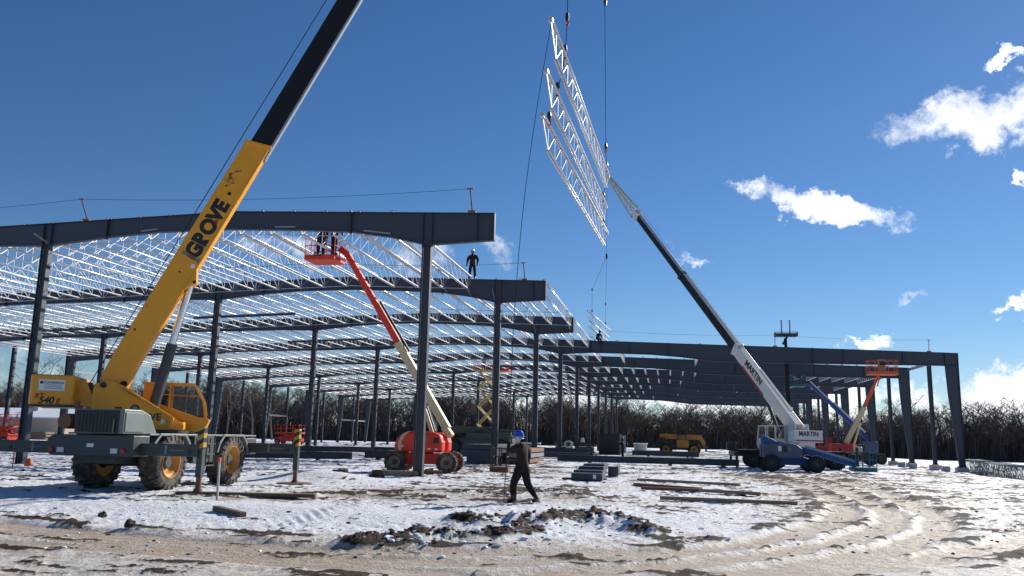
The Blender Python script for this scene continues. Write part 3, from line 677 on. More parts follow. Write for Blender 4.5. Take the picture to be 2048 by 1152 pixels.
def upper_parts():
    P = lambda: MB(lambda p: S(p[0], p[1], p[2]))
    side = lambda u, v, w: V(u, w, v)
    P().lathe([(.001, 1.50), (.85, 1.50), (.85, 1.63), (.001, 1.63)], 32, lambda a, c, h: V(a, c, h)).build('turntable', 'black', gr)
    cwm = P(); cwm.prism([(-3.26, -.9), (-3.1, -1.1), (-2.15, -1.1), (-2.15, 1.0), (-3.2, 1.0), (-3.26, .9)], lambda u, v, w: V(u, v, w), 2.24, 3.06)
    cw = cwm.build('counterweight', 'yellow', gr, bevel=.04)
    P().prism([(-3.2, -1.0), (-2.15, -1.0), (-2.15, .97), (-3.2, .97)], lambda u, v, w: V(u, v, w), 2.18, 2.24).build('counterweight_base', 'black', gr)
    sg = P().bx(-3.03, -2.38, 1.0, 1.008, 2.62, 2.92).build('sign_panel', 'whiteplain', cw)
    rgt, upz = SD, Vector((0, 0, 1))
    text('lettering', 'CLOVERDALE', .50, S(-2.91, 1.009, 2.81), rgt, upz, 'black', sg, .02)
    P().lathe([(.001, .003), (.045, .003), (.045, 0)], 6, lambda a, c, h: V(-2.965+a, 1.009+h, 2.84+c)).build('emblem', 'black', sg)
    dl = P()
    for z, x0, x1 in ((2.765, -2.86, -2.42), (2.715, -2.88, -2.42), (2.675, -2.90, -2.42)):
        n = int((x1-x0)/.04)
        for i in range(n): dl.bx(x0+i*.04, x0+i*.04+.028, 1.008, 1.010, z, z+.016)
    dl.build('small_print', 'grey', sg)
    text('lettering', 'RT', .25, S(-3.10, 1.004, 2.40), rgt, upz, 'decal_red', cw, .04, .2)
    text('lettering', '540', .40, S(-3.00, 1.004, 2.26), rgt, upz, 'black', cw, .04, .2)
    text('lettering', 'E', .13, S(-2.57, 1.004, 2.26), rgt, upz, 'decal_red', cw, .04, .2)
    P().tube((-1.92, -.45, 2.62), (-1.92, .45, 2.62), .27, n=20).build('winch_drum', 'black', gr)
    for o in (-.5, .5):
        P().prism([(-2.16, 2.24), (-2.16, 2.95), (-1.95, 2.95), (-1.72, 2.5), (-1.72, 2.24)], side, o-.04, o+.04).build('winch_bracket', 'yellow', gr, bevel=.01)
    P().bx(-2.16, .72, -.5, .5, 1.64, 1.86).build('turret_floor', 'yellow', gr, bevel=.02)
    poly = [(-1.78, 2.0), (-1.72, 2.86), (-1.45, 2.97), (-1.2, 2.95), (-.95, 2.83), (-.42, 2.44), (.42, 1.98), (.74, 1.78), (.74, 1.62), (-1.2, 1.62)]
    for o in (-.62, .54):
        tp = P().prism(poly, side, o, o+.07).build('turret_plate', 'yellow', gr, bevel=.01)
        if o > 0:
            P().bar((-.98, .68, 2.72), (-.40, .68, 2.42), .02, .10, (0, 1, 0)).build('plate_flange', 'yellow', tp)
            P().bar((-1.0, .66, 2.84), (.46, .66, 1.96), .22, .05, (0, 0, 1)).build('plate_flange', 'yellow', tp)
            P().bx(.36, .46, .62, .76, 1.66, 1.98).build('plate_flange', 'yellow', tp)
            P().lathe([(.001, .012), (.115, .012), (.125, 0)], 20, lambda a, c, h: V(-.60+a, .61+h, 2.20+c)).build('round_badge', 'grey', tp)
            P().lathe([(.001, .003), (.075, .003), (.08, 0)], 20, lambda a, c, h: V(-.60+a, .622+h, 2.20+c)).build('badge_centre', 'grey_l', tp)
            P().bx(-1.12, -.94, .61, .616, 2.19, 2.24).build('slot', 'black', tp)
            text('lettering', 'GROVE', .92, S(-.80, .615, 1.88), SD, upz, 'black', tp, .03)
            P().tube((-1.48, .60, 2.84), (-1.48, .66, 2.84), .085, n=14).build('pivot_pin', 'black', tp)
            P().bx(.12, .22, .61, .618, 1.80, 1.92).build('warning_plate', 'whiteplain', tp)
    # operator's cab on the far side of the boom
    cb = P(); cb.prism([(-.55, 2.40), (-.18, 2.42), (1.02, 2.02), (1.22, 2.02), (1.36, 1.95), (1.28, 1.72), (.72, 1.50), (-.5, 1.50)], side, -1.45, -.66); cab = cb.build('cab', 'yellow', gr, bevel=.02)
    rf = P(); rf.prism([(-.58, 2.96), (-.55, 3.04), (.80, 3.05), (.92, 2.98)], side, -1.47, -.64); rf.build('cab_roof', 'yellow', cab, bevel=.02)
    P().bx(-.57, -.22, -1.45, -.66, 2.38, 2.98).build('cab_rear_panel', 'yellow', cab, bevel=.015)
    ps = P()
    for o in (-1.42, -.69):
        ps.bar((.86, o, 2.99), (1.15, o, 2.5), .06, .07, (0, 1, 0)); ps.bar((1.15, o, 2.5), (1.24, o, 2.0), .06, .07, (0, 1, 0)); ps.bar((.18, o, 2.3), (.18, o, 2.98), .05, .05)
        ps.bar((-.22, o, 2.68), (1.08, o, 2.68), .03, .03)
    ps.build('cab_frame', 'yellow', cab)
    for o in (-.675, -1.435): P().add([(-.2, o, 2.97), (.85, o, 2.98), (1.13, o, 2.5), (1.2, o, 2.02), (1.02, o, 2.04), (-.2, o, 2.42)], [(0, 1, 2, 3, 4, 5)]).build('side_window', 'glass', cab)
    P().add([(.9, -1.4, 2.99), (.9, -.7, 2.99), (1.18, -.7, 2.5), (1.18, -1.4, 2.5)], [(0, 1, 2, 3)]).add([(1.18, -1.4, 2.5), (1.18, -.7, 2.5), (1.26, -.7, 2.03), (1.26, -1.4, 2.03)], [(0, 1, 2, 3)]).build('windshield', 'glass', cab)
    se = P(); se.bx(.05, .5, -1.3, -.85, 1.95, 2.15); se.bx(.0, .12, -1.3, -.85, 2.1, 2.75); se.build('seat', 'black', cab, bevel=.04)
    P().path([(1.0, -1.05, 2.0), (.85, -1.05, 2.3)], .03).build('steering_column', 'black', cab)
    P().path([(1.30, -.6, 1.95), (1.34, -.55, 2.5), (1.12, -.55, 2.95)], .012).build('mirror_bracket', 'black', cab)
    # boom
    e = Vector((.412, .911)); q = Vector((.911, -.412))
    base_poly = [(-1.66, 3.02), (-1.32, 3.87), (1.79, 10.62), (2.55, 10.50), (.70, 6.42), (.72, 6.02), (.38, 5.78), (-.70, 3.42), (-.95, 2.75), (-1.35, 2.60)]
    bb = P().prism(base_poly, side, -.30, .30).build('boom_base_section', 'yellow', gr, bevel=.025)
    bd = P()
    for t in (.15, 2.2, 4.2):
        p = Vector((2.55, 10.50))-e*t*.98; bd.bar((p.x-.02, .306, p.y), (p.x-.02-e.x*1.6, .306, p.y-e.y*1.6), .012, .05, (0, 1, 0))
    bd.build('edge_strip', 'yellow', bb)
    p = Vector((1.79, 10.62)); P().bar((1.76, 0, 10.62), (2.58, 0, 10.49), .68, .10, (-.4, 0, .9)).build('boom_collar', 'yellow', bb, bevel=.02)
    P().bar((.26, .30, 6.92), (.74, .30, 6.66), .06, .10).build('wear_pad_bracket', 'grey_l', bb)
    P().bar((.42, .31, 6.83), (.62, .31, 6.73), .05, .12).build('rust_plate', 'rust', bb)
    P().bar((.52, .303, 6.50), (.64, .303, 6.50), .01, .12).build('label_plate', 'whiteplain', bb)
    for s_, z_, r_ in ((1.44, 8.86, .06), (.22, 6.3, .03), (1.32, 9.1, .025), (-.86, 4.5, .035), (.66, 6.02, .05)):
        P().lathe([(.001, .004), (r_, .004), (r_, 0)], 14, lambda a, c, h, s_=s_, z_=z_, r_=r_: V(s_+a, .301+h, z_+c)).build('pin_cap', 'black', bb)
    rp = P(); rg = random.Random(4)
    for i in range(16):
        s_ = 1.25+rg.random()*.42; z_ = 9.05+rg.random()*.4+ (s_-1.25)*.6; rp.bar((s_, .303, z_), (s_+.05+.08*rg.random(), .303, z_-.02+.04*rg.random()), .004, .02+.03*rg.random(), (0, 0, 1))
    rp.build('chipped_patch', 'rust', bb)
    text('lettering', 'GROVE', 1.98, S(.70, .302, 6.70), SD*e.x+Vector((0, 0, e.y)), SD*-q.x+Vector((0, 0, -q.y)), 'black', bb, .06)
    P().add([(.82+.19, .309, 7.95), (.98+.19, .309, 7.86), (1.0+.19, .309, 8.02)], [(0, 1, 2)]).build('red_wedge', 'decal_red', bb)
    c0 = Vector((2.19, 10.55)); tip = c0+e*26.2
    for nm, t0, t1, hh, ww in (('boom_section', -.3, 11.0, .60, .46), ('boom_section', 10.7, 19.0, .52, .40), ('boom_section', 18.7, 26.2, .44, .34)):
        a = c0+e*t0+q*.03; b_ = c0+e*t1+q*.03; d3 = V(e.x, 0, e.y); 
        bs_ = P().bar((a.x, 0, a.y), (b_.x, 0, b_.y), ww, hh, (-q.x, 0, -q.y)).build(nm, 'boomblack', gr, bevel=.012)
        a2 = a+q*(hh/2+.035); b2 = b_+q*(hh/2+.035)
        P().bar((a2.x, 0, a2.y), (b2.x, 0, b2.y), ww*.96, .06, (-q.x, 0, -q.y)).build('sunlit_underside', 'steel_pale', bs_)  # pale strip stands in for sunlight on the black boom's underside
    th = P(); th.bar((tip.x, 0, tip.y), (tip.x+.5, 0, tip.y+.35), .5, .7, (-q.x, 0, -q.y)); th.build('boom_head', 'black', gr, bevel=.03)
    # lift cylinder, hoist rope
    P().tube((-.22, 0, 2.05), (.17, 0, 4.15), .155, n=20).build('lift_cylinder', 'grey', gr)
    P().tube((.17, 0, 4.15), (.52, 0, 5.92), .105, n=20).build('cylinder_rod', 'chrome', gr)
    P().tube((-1.92, .1, 2.9), (tip.x-.45, .1, tip.y+.35), .014, n=5).build('hoist_rope', 'rope', gr)
    P().tube((-1.0, -.3, 2.9), (-1.0, .3, 2.9), .1, n=12).build('pivot_shaft', 'black', gr)
    return tip
tip2 = upper_parts(); CRANE_TIP = S(tip2.x+.4, 0, tip2.y)
def disc(name, x, y, r, h, m, label, cat, z=0):
    o = MB().lathe([(.001, h), (r*.97, h), (r, h*.6), (r, 0), (.001, 0)], 30, lambda a, c, k: V(x+a, y+c, z+k)).build(name, m, None); return tag(o, label, cat)
disc('outrigger_pad', CX+2.87, CY+3.3, .56, .07, 'wood_d', 'round timber outrigger pad under the front jack of the yellow crane', 'pad', -.02)
for a, b, w in (((-12.2, 20.0), (-10.2, 20.5), .28), ((-12.15, 20.32), (-10.4, 20.85), .26)):
    pass
tag(MB().bar((-12.3, 20.05, .05), (-8.9, 20.9, .04), .3, .09).build('timber_mat', 'wood_d', None, bevel=.01), 'long flat timber mat under the rear outrigger foot of the yellow crane', 'timber')

# ------------------------------------------------------------------ joists on the hook of the yellow crane
def hung_joist(label, x, y, z, rz=0., group=None):
    o = instance('hoisted_joist', JM, None, (x, y, z), rz); return tag(o, label, 'joist', group)
hung_joist('topmost of three galvanised joists hanging one above another from the yellow crane', -3.2, 22.35, 13.72, math.radians(-2.5))
hung_joist('middle of three galvanised joists hanging one above another from the yellow crane', -3.4, 22.95, 12.42, math.radians(-2.7))
hung_joist('lowest of three galvanised joists hanging one above another from the yellow crane', -3.62, 23.75, 11.36, math.radians(-3.5))
rg_ = thing('lifting_sling', (-3.0, 30.9, 10.3), 'chain and cable slings with red hooks carrying three joists', 'sling')
def sling_parts():
    hk = V(-3.1, 30.5, 31.5)
    MB().path([CRANE_TIP, hk], .02, 5).build('hoist_line', 'rope', rg_); MB().bx(-3.3, -2.9, 30.3, 30.7, 30.7, 31.5).build('hook_block', 'yellow', rg_, bevel=.05)
    MB().bar((-3.05, 24.9, 26), (-3.05, 36.8, 26), .2, .25).build('spreader_beam', 'yellow2', rg_)
    for y in (25.3, 36.6):
        MB().path([(-3.1, 30.5, 30.7), (-3.05, y, 26.1)], .014, 5).build('bridle_leg', 'rope', rg_)
    for pts in ([(-3.05, 25.6, 26), (-3.06, 25.3, 15.0), (-3.08, 25.0, 13.72), (-3.3, 24.9, 12.42), (-3.52, 24.7, 11.36)], [(-2.7, 36.7, 26), (-2.6, 36.7, 14.6), (-2.57, 36.8, 13.72), (-2.74, 37.1, 12.42), (-2.78, 37.6, 11.36)]):
        MB().path([Vector(p) for p in pts], .013, 5).build('sling_leg', 'rope', rg_)
        for p in pts[1:]:
            p = Vector(p); MB().lathe([(.001, .16), (.05, .14), (.075, 0), (.05, -.14), (.001, -.16)], 8, lambda a, c, h, p=p: p+V(a, c, h+.22)).build('shackle', 'black', rg_)
            MB().path([p+V(0, 0, .08), p+V(.05, 0, .0), p+V(.02, 0, -.09), p+V(-.05, 0, -.07), p+V(-.06, 0, .0)], .022, 6).build('hook', 'red', rg_)
    p = V(-2.64, 36.7, 22.0); MB().lathe([(.001, .2), (.06, .15), (.08, 0), (.06, -.2), (.001, -.24)], 10, lambda a, c, h: p+V(a, c, h)).build('swivel', 'black', rg_)
sling_parts()
tl = [Vector((-3.2, 22.5, 13.5)).lerp(Vector((-3.96, 21.28, 1.56)), t/14)+V(-.25*math.sin(t/14*math.pi), 0, 0) for t in range(15)]
tag(MB().path(tl+[V(-4.0, 21.2, .9), V(-4.05, 21.3, .05)], .009, 4).build('tag_line', 'rope', None), 'thin rope from the hanging joists down to the worker in the blue helmet', 'rope')

# ------------------------------------------------------------------ white crane with lettering
def white_crane():
    bx_, by_ = 7.9, 59.0; t = thing('mobile_crane', (bx_, by_, 0), 'white telescopic crane with black upper boom and lattice jib', 'crane')
    ph = math.radians(-30); d = Vector((math.sin(ph), math.cos(ph), 0)); n = Vector((math.cos(ph), -math.sin(ph), 0))
    T = lambda p: Vector((bx_, by_, 0))+d*p[0]+n*p[1]+Vector((0, 0, p[2])); P = lambda: MB(T); side = lambda u, v, w: V(u, w, v)
    C = lambda: MB(lambda p: Vector((bx_+p[0], by_+p[1], p[2])))
    C().bx(-3.6, 3.9, -.55, .55, .75, 1.15).build('chassis', 'black', t, bevel=.02)
    C().bx(-3.2, 3.4, -1.2, 1.2, 1.12, 1.18).build('deck', 'black', t)
    for x in (-2.3, -.8, 1.6, 2.9):
        for s in (-1, 1): wheel(t, (bx_+x, by_+s*1.0, .56), (0, s, 0), .56, .42, 'grey', 'rubber', lugs=14)
    for x in (-3.5, 3.8):
        C().bx(x-.15, x+.15, -2.6, 2.6, .8, 1.05).build('outrigger_beam', 'black', t)
        for s in (-1, 1): C().tube((x, s*2.6, .03), (x, s*2.6, 1.5), .09, n=10).build('outrigger_jack', 'black', t)
    C().bx(-4.0, -3.4, -1.15, -.2, 1.1, 1.65).build('winch_box', 'black', t, bevel=.05)
    P().lathe([(.001, 1.18), (.8, 1.18), (.8, 1.36), (.001, 1.36)], 24, lambda a, c, h: V(a, c, h)).build('turntable', 'black', t)
    P().bx(-2.0, .9, -.6, .6, 1.36, 1.75).build('turret', 'white', t, bevel=.03)
    for o in (-.55, .45): P().prism([(-1.6, 1.7), (-1.5, 2.9), (-.6, 2.9), (.8, 1.7)], side, o, o+.1).build('turret_plate', 'white', t, bevel=.01)
    cw = P().bx(-2.1, -1.5, -1.1, 1.15, 1.72, 2.48).build('counterweight', 'white', t, bevel=.04)
    rd = -(n); 
    text('lettering', 'MARTIN', 1.5, T((-2.106, -.72, 2.12)), n, Vector((0, 0, 1)), 'black', cw, .03)
    P().bx(-2.112, -2.1, -1.0, 1.1, 1.80, 1.88).build('red_band', 'decal_red', cw)
    cab = P().prism([(-.7, 1.35), (-.75, 1.95), (1.25, 1.95), (1.35, 1.6), (1.2, 1.25), (-.6, 1.25)], side, -1.5, -.7).build('cab', 'white', t, bevel=.03)
    P().bx(-.75, 1.1, -1.52, -.68, 2.72, 2.80).build('cab_roof', 'white', cab, bevel=.03)
    for o in (-1.47, -.73):
        for s_ in (-.7, .1, .3): P().bar((s_, o, 1.9), (s_, o, 2.75), .09, .07).build('cab_pillar', 'white', cab)
        P().bar((1.22, o, 1.93), (1.05, o, 2.75), .08, .07).build('cab_pillar', 'white', cab)
    for o in (-1.48, -.72): P().add([(-.7, o, 1.95), (1.2, o, 1.95), (1.05, o, 2.72), (-.7, o, 2.72)], [(0, 1, 2, 3)]).build('side_window', 'glass', cab)
    P().add([(1.22, -1.45, 1.95), (1.22, -.75, 1.95), (1.06, -.75, 2.72), (1.06, -1.45, 2.72)], [(0, 1, 2, 3)]).build('windshield', 'glass', cab)
    P().add([(-.72, -1.45, 1.95), (-.72, -.75, 1.95), (-.72, -.75, 2.72), (-.72, -1.45, 2.72)], [(0, 1, 2, 3)]).build('rear_window', 'glass', cab)
    P().bx(-.2, .3, -1.35, -.9, 1.7, 2.4).build('seat', 'black', cab, bevel=.05)
    # boom: pivot, end of the base section, end of the black sections, jib tip (along s and z)
    a, b, c, j = Vector((-1.0, 2.55)), Vector((5.45, 8.45)), Vector((20.77, 22.36)), Vector((27.15, 28.14))
    e1 = (b-a).normalized(); nu = V(-e1.y, 0, e1.x)
    bs = P().bar((a.x, 0, a.y), (b.x, 0, b.y), .62, .86, nu, .58, .78).build('boom_base_section', 'white', t, bevel=.03)
    P().bar((b.x-.12, 0, b.y-.1), (b.x+.05, 0, b.y+.05), .68, .92, nu).build('boom_collar', 'white', bs, bevel=.02)
    ex = -(d*e1.x+Vector((0, 0, e1.y))); ey = d*(-e1.y)+Vector((0, 0, e1.x))
    m0 = a.lerp(b, .79); st = T((m0.x, -.315, m0.y))-ey*.05
    text('lettering', 'MARTIN', 2.35, st, ex, ey, 'black', bs, .03)
    r0 = a.lerp(b, .82); r1 = a.lerp(b, .44); P().bar((r0.x+.2, -.315, r0.y-.28), (r1.x+.2, -.315, r1.y-.28), .012, .12, nu).build('red_band', 'decal_red', bs)
    P().bar((a.lerp(b, .12).x-.3, 0, a.lerp(b, .12).y+.5), (a.lerp(b, .62).x-.3, 0, a.lerp(b, .62).y+.5), .2, .14, nu).build('hose_guard', 'white', bs)
    k1 = b.lerp(c, .5); e2 = (c-b).normalized()
    for p0, p1, hh in ((b, k1, .62), (k1-e2*.3, c, .50)):
        s2 = P().bar((p0.x, 0, p0.y), (p1.x, 0, p1.y), hh*.75, hh, nu).build('boom_section', 'boomblack', t, bevel=.01)
        P().bar((p0.x+nu.x*(hh/2+.02), 0, p0.y+nu.z*(hh/2+.02)), (p1.x+nu.x*(hh/2+.02), 0, p1.y+nu.z*(hh/2+.02)), hh*.6, .05, nu).build('top_plate', 'steel_pale', s2)
    P().bar((k1.x-.25, 0, k1.y-.22), (k1.x, 0, k1.y), .55, .72, nu).build('boom_collar', 'black', t, bevel=.02)
    P().bar((c.x-.3, 0, c.y-.28), (c.x+.45, 0, c.y+.4), .6, .75, nu).build('boom_head', 'white', t, bevel=.05)
    jb = P(); ej = (j-c).normalized(); nj = Vector((-ej.y, ej.x)); L = (j-c).length
    def jp(s_, u_, w_):
        k = 1-.72*s_; p = c+ej*(s_*L)+nj*(u_*k); return V(p.x, w_*k, p.y)
    for u_ in (-.42, .42):
        for w_ in (-.36, .36): jb.bar(jp(.03, u_, w_), jp(1, u_, w_), .075, .075)
    N_ = 9
    for i in range(N_):
        s0, s1 = .04+i*.96/N_, .04+(i+1)*.96/N_; f = 1 if i % 2 else -1
        for w_ in (-.36, .36): jb.bar(jp(s0, .42*f, w_), jp(s1, -.42*f, w_), .04, .04)
        for u_ in (-.42, .42): jb.bar(jp(s0, u_, .36*f), jp(s1, u_, -.36*f), .04, .04)
    jb.build('lattice_jib', 'cream', t)
    MB().path([T((c.x-.1, 0, c.y+.9)), T((c.x+.6, 0, c.y+1.2)), T((j.x, 0, j.y+.2))], .02, 5).build('jib_stay', 'rope', t)
    P().bar((j.x-.1, 0, j.y-.1), (j.x+.25, 0, j.y+.2), .3, .36, nu).build('jib_head', 'white', t)
    m1 = a.lerp(b, .58); P().tube((.55, 0, 1.75), (m1.x, 0, m1.y-.3), .12, n=14).build('lift_cylinder', 'grey', t)
    P().tube((-1.6, .1, 2.7), (c.x-.2, .1, c.y+.6), .016, n=5).build('hoist_rope', 'rope', t)
    return T((j.x+.15, 0, j.y))
MT = white_crane()
JZ = ((13.75, 'upper'), (12.25, 'lower'))
for z, w in JZ:
    hung_joist('%s of two galvanised joists hanging from the white crane above the seated worker' % w, -7.3+.5*(w == 'lower')*.2, 78.9, z, math.radians(-4.5))
s2 = thing('lifting_sling', (-6.7, 86, 12), 'thin cable sling from the jib of the white crane to two joists', 'sling')
hk2 = V(MT.x, MT.y, 19.8)
MB().path([MT, hk2], .016, 5).build('hoist_line', 'rope', s2)
MB().lathe([(.001, .3), (.1, .2), (.12, -.1), (.001, -.4)], 10, lambda a, c, h: hk2+V(a, c, h)).build('hook_block', 'black', s2)
for y, x in ((81.5, -7.1), (90.5, -6.4)):
    MB().path([hk2, V(x, y, 16.2), V(x, y, 13.75), V(x, y, 12.25)], .013, 5).build('sling_leg', 'rope', s2)
    for z in (16.2, 14.1): MB().lathe([(.001, .16), (.06, .1), (.07, -.1), (.001, -.2)], 8, lambda a, c, h, x=x, y=y, z=z: V(x+a, y+c, z+h)).build('hook', 'black', s2)
# ------------------------------------------------------------------ boom lifts, scissor lifts
def platform(t, x0, x1, y0, y1, z, m, rail_m, h=1.05, lettering=None, tool=True):
    fl = MB().bx(x0, x1, y0, y1, z-.08, z+.16).build('platform_floor', m, t, bevel=.02)
    rails(MB(), x0+.03, x1-.03, y0+.03, y1-.03, z+.15, z+h).build('guard_rail', rail_m, t)
    if tool: MB().bx((x0+x1)/2-.2, (x0+x1)/2+.2, y0+.05, y0+.3, z+.7, z+1.0).build('control_box', 'black', t, bevel=.02)
    if lettering: text('lettering', lettering, .42, (x0+.45, y0-.004, z+.03), (1, 0, 0), (0, 0, 1), 'black', fl, .03)
    return fl
def lift_chassis(t, x, y, ang, m, R=.45, L=2.6, Wd=2.1, tyre='rubber', z=0, rim='grey'):
    ca, sa = math.cos(ang), math.sin(ang); T = lambda p: V(x+p[0]*ca-p[1]*sa, y+p[0]*sa+p[1]*ca, p[2]+z)
    c = MB(T); c.prism([(-L/2-.2, R-.1), (-L/2-.2, R+.12), (-.7, R+.38), (.7, R+.38), (L/2+.2, R+.12), (L/2+.2, R-.1)], lambda u, v, w: V(u, w, v), -.42, .42); c.build('chassis', m, t, bevel=.03)
    for lx in (-L/2, L/2):
        MB(T).bx(lx-.12, lx+.12, -Wd/2+.15, Wd/2-.15, R-.1, R+.1).build('axle', m, t, bevel=.02)
        for s in (-1, 1): wheel(t, T((lx, s*Wd/2, R)), V(-sa*s, ca*s, 0), R, .38, rim, tyre, lugs=16)
    MB(T).tube((0, 0, R+.3), (0, 0, R+.52), .38, n=16).build('turntable', 'black', t)
def red_lift():
    x, y = -10.75, 37.3; t = thing('boom_lift', (x, y, 0), 'red boom lift with cream boom raised to a platform under the front rafter', 'boom lift')
    lift_chassis(t, x, y, math.radians(6), 'red', .47, 2.3, 2.2, 'rubber_d', 0, 'wood')
    P = lambda: MB(lambda p: V(x+p[0], y+p[1], p[2]))
    P = lambda: MB(lambda p: V(x-.1+p[0]*.82, y+p[1]*.8, p[2]))
    prof = [(-1.32, .92), (-1.36, 1.2), (-1.2, 1.52), (-.85, 1.74), (-.3, 1.82), (.9, 1.78), (1.22, 1.66), (1.34, 1.35), (1.32, .90)]
    for y0, y1 in ((-1.15, -.32), (.32, 1.15)):
        b = P().prism(prof, lambda u, v, w: V(u, w, v), y0, y1).build('hood', 'red', t, bevel=.1, smooth=False)
        if y0 < 0:
            P().prism([(-1.1, .95), (-1.14, 1.3), (-.95, 1.62), (-.62, 1.8), (-.42, 1.83), (-.72, 1.66), (-.93, 1.35), (-.9, .95)], lambda u, v, w: V(u, w, v), -1.165, -.3).build('hood_band', 'cream', b, bevel=.02)
            P().bx(.18, .52, -1.16, -1.15, 1.42, 1.56).build('data_plate', 'grey_l', b)
            P().bx(.18, .34, -1.164, -1.16, 1.43, 1.55).build('data_plate', 'black', b)
            P().prism([(.82, 1.28), (.86, 1.52), (1.1, 1.58), (1.18, 1.3)], lambda u, v, w: V(u, w, v), -1.16, -1.1).build('hood_vent', 'black', b)
            for u0, z0 in ((-.98, 1.12), (.55, 1.02), (.95, 1.02)): P().bx(u0, u0+.16, -1.157, -1.15, z0, z0+.06).build('sticker', 'whiteplain', b)
            P().path([(.62, -1.155, 1.2), (.75, -1.155, 1.35), (.72, -1.155, 1.6), (.4, -1.155, 1.68)], .016).build('hood_seam', 'decal_red', b)
    P().bx(-1.0, 1.0, -.32, .32, .95, 1.4).build('turret', 'red', t, bevel=.03)
    pv = V(x+.95, y+.1, 1.95); el = V(-12.9, 38.0, 6.3); tip = V(-15.35, 38.05, 10.35)
    MB().bar(pv+V(-.15, 0, .1), pv+V(.2, 0, -.35), .3, .5, (0, 1, 0)).build('boom_hinge', 'cream', t, bevel=.06)
    d = (tip-pv).normalized(); k = pv+d*4.6
    bb = MB().bar(pv, k, .34, .42, (0, 1, 0)).build('boom_base_section', 'cream', t, bevel=.02)
    MB().bar(k-d*.5+V(.22, 0, .14), k+d*2.4+V(.2, 0, .13), .10, .12, (0, 1, 0)).build('cable_carrier', 'black', bb)
    MB().bar(k-d*.15, k+d*.12, .38, .5, (0, 1, 0)).build('boom_collar', 'cream', bb, bevel=.02)
    MB().bar(k, tip, .27, .31, (0, 1, 0)).build('boom_section', 'red', t, bevel=.015)
    MB().tube(V(x+.25, y+.1, 1.75), pv+d*2.0+V(-.25, 0, -.2), .09, n=12).build('lift_cylinder', 'cream', t)
    MB().tube(V(x+.45, y+.1, 1.85), pv+d*1.6+V(-.08, 0, -.3), .05, n=10).build('cylinder_rod', 'chrome', t)
    MB().bar(tip+V(.1, 0, -.1), tip+V(-.35, 0, .25), .3, .36, (0, 1, 0)).build('rotator', 'red', t, bevel=.03)
    platform(t, -17.15, -15.6, 37.1, 38.5, 9.95, 'red', 'red', 1.1, 'JLG')
red_lift()
def orange_lift():
    x, y = 14.6, 74.5; t = thing('boom_lift', (x, y, 0), 'dull red boom lift with cream boom and orange jib under the right hand rafter', 'boom lift')
    lift_chassis(t, x+.5, y, math.radians(-10), 'black', .5, 2.6, 2.2)
    MB().bx(x-1.3, x+.35, y-1.1, y-.3, 1.0, 1.72).build('hood', 'decal_red', t, bevel=.06); MB().bx(x-1.2, x+.9, y+.3, y+1.1, 1.0, 1.65).build('hood', 'decal_red', t, bevel=.06)
    MB().bx(x+.3, x+1.1, y-1.0, y-.3, .95, 1.5).build('engine_cover', 'cream', t, bevel=.1); MB().bx(x-1, x+1, y-.3, y+.3, .98, 1.5).build('turret', 'decal_red', t, bevel=.02)
    a, b, c = V(x+.0, y-.1, 1.75), V(16.15, 74.3, 4.75), V(17.4, 74.3, 7.35)
    MB().bar(a, b, .36, .5, (0, 1, 0)).build('boom_base_section', 'cream', t, bevel=.02)
    MB().bar(b-(b-a)*.05, b+(c-b)*.66, .26, .32, (0, 1, 0)).build('boom_section', 'orange', t, bevel=.02)
    j0 = b+(c-b)*.66; MB().bar(j0, c, .18, .22, (0, 1, 0)).build('jib', 'orange', t); MB().tube(j0+V(.28, 0, 0), c+V(.1, 0, -.1), .05).build('jib_cylinder', 'orange', t)
    MB().tube(a+V(.55, 0, -.3), a.lerp(b, .6)+V(.3, 0, -.1), .08, n=10).build('lift_cylinder', 'cream', t)
    platform(t, 16.55, 18.85, 73.7, 74.9, 7.5, 'orange', 'orange', 1.1)
    MB().bx(17.4, 17.95, 74.0, 74.5, 7.68, 8.7).build('tool_crate', 'wood', t, bevel=.02)
orange_lift()
def blue_lift_up():
    x, y = 18.3, 85; t = thing('boom_lift', (x, y, -.1), 'blue boom lift with long sunlit boom raised between the far wall columns', 'boom lift')
    lift_chassis(t, x, y, 0, 'black', .5, 2.4, 2.2, z=-.1)
    MB().bx(x-.2, x+1.0, y-1.1, y-.3, .85, 2.0).build('hood', 'bluegrey', t, bevel=.06); MB().bx(x-1.0, x+1.0, y+.3, y+1.1, .85, 1.7).build('hood', 'bluegrey', t, bevel=.06)
    MB().bx(x-.9, x+.9, y-.3, y+.3, .85, 1.6).build('turret', 'blue', t)
    a, b = V(x+.5, y, 2.1), V(13.55, 85.2, 7.45)
    k = a.lerp(b, .62); MB().bar(a, k, .34, .46, (0, 1, 0)).build('boom_base_section', 'blue', t, bevel=.02); MB().bar(k, b, .25, .3, (0, 1, 0)).build('boom_section', 'blue', t, bevel=.01)
    dd = (b-a).normalized(); nn = V(-dd.z, 0, dd.x); nn = nn if nn.z > 0 else -nn
    MB().bar(a.lerp(b, .1)+nn*.24, k+nn*.24, .26, .06, (0, 1, 0)).build('sunlit_edge_strip', 'white', t); MB().bar(k+nn*.17, b+nn*.17, .2, .05, (0, 1, 0)).build('sunlit_edge_strip', 'white', t)  # white strips paint the sun-caught upper edge onto the blue boom
    MB().bar(b, b+V(-.6, 0, .1), .25, .3, (0, 1, 0)).build('rotator', 'black', t)
    platform(t, 11.9, 13.2, 84.4, 86.2, 7.15, 'teal', 'teal', 1.05)
blue_lift_up()
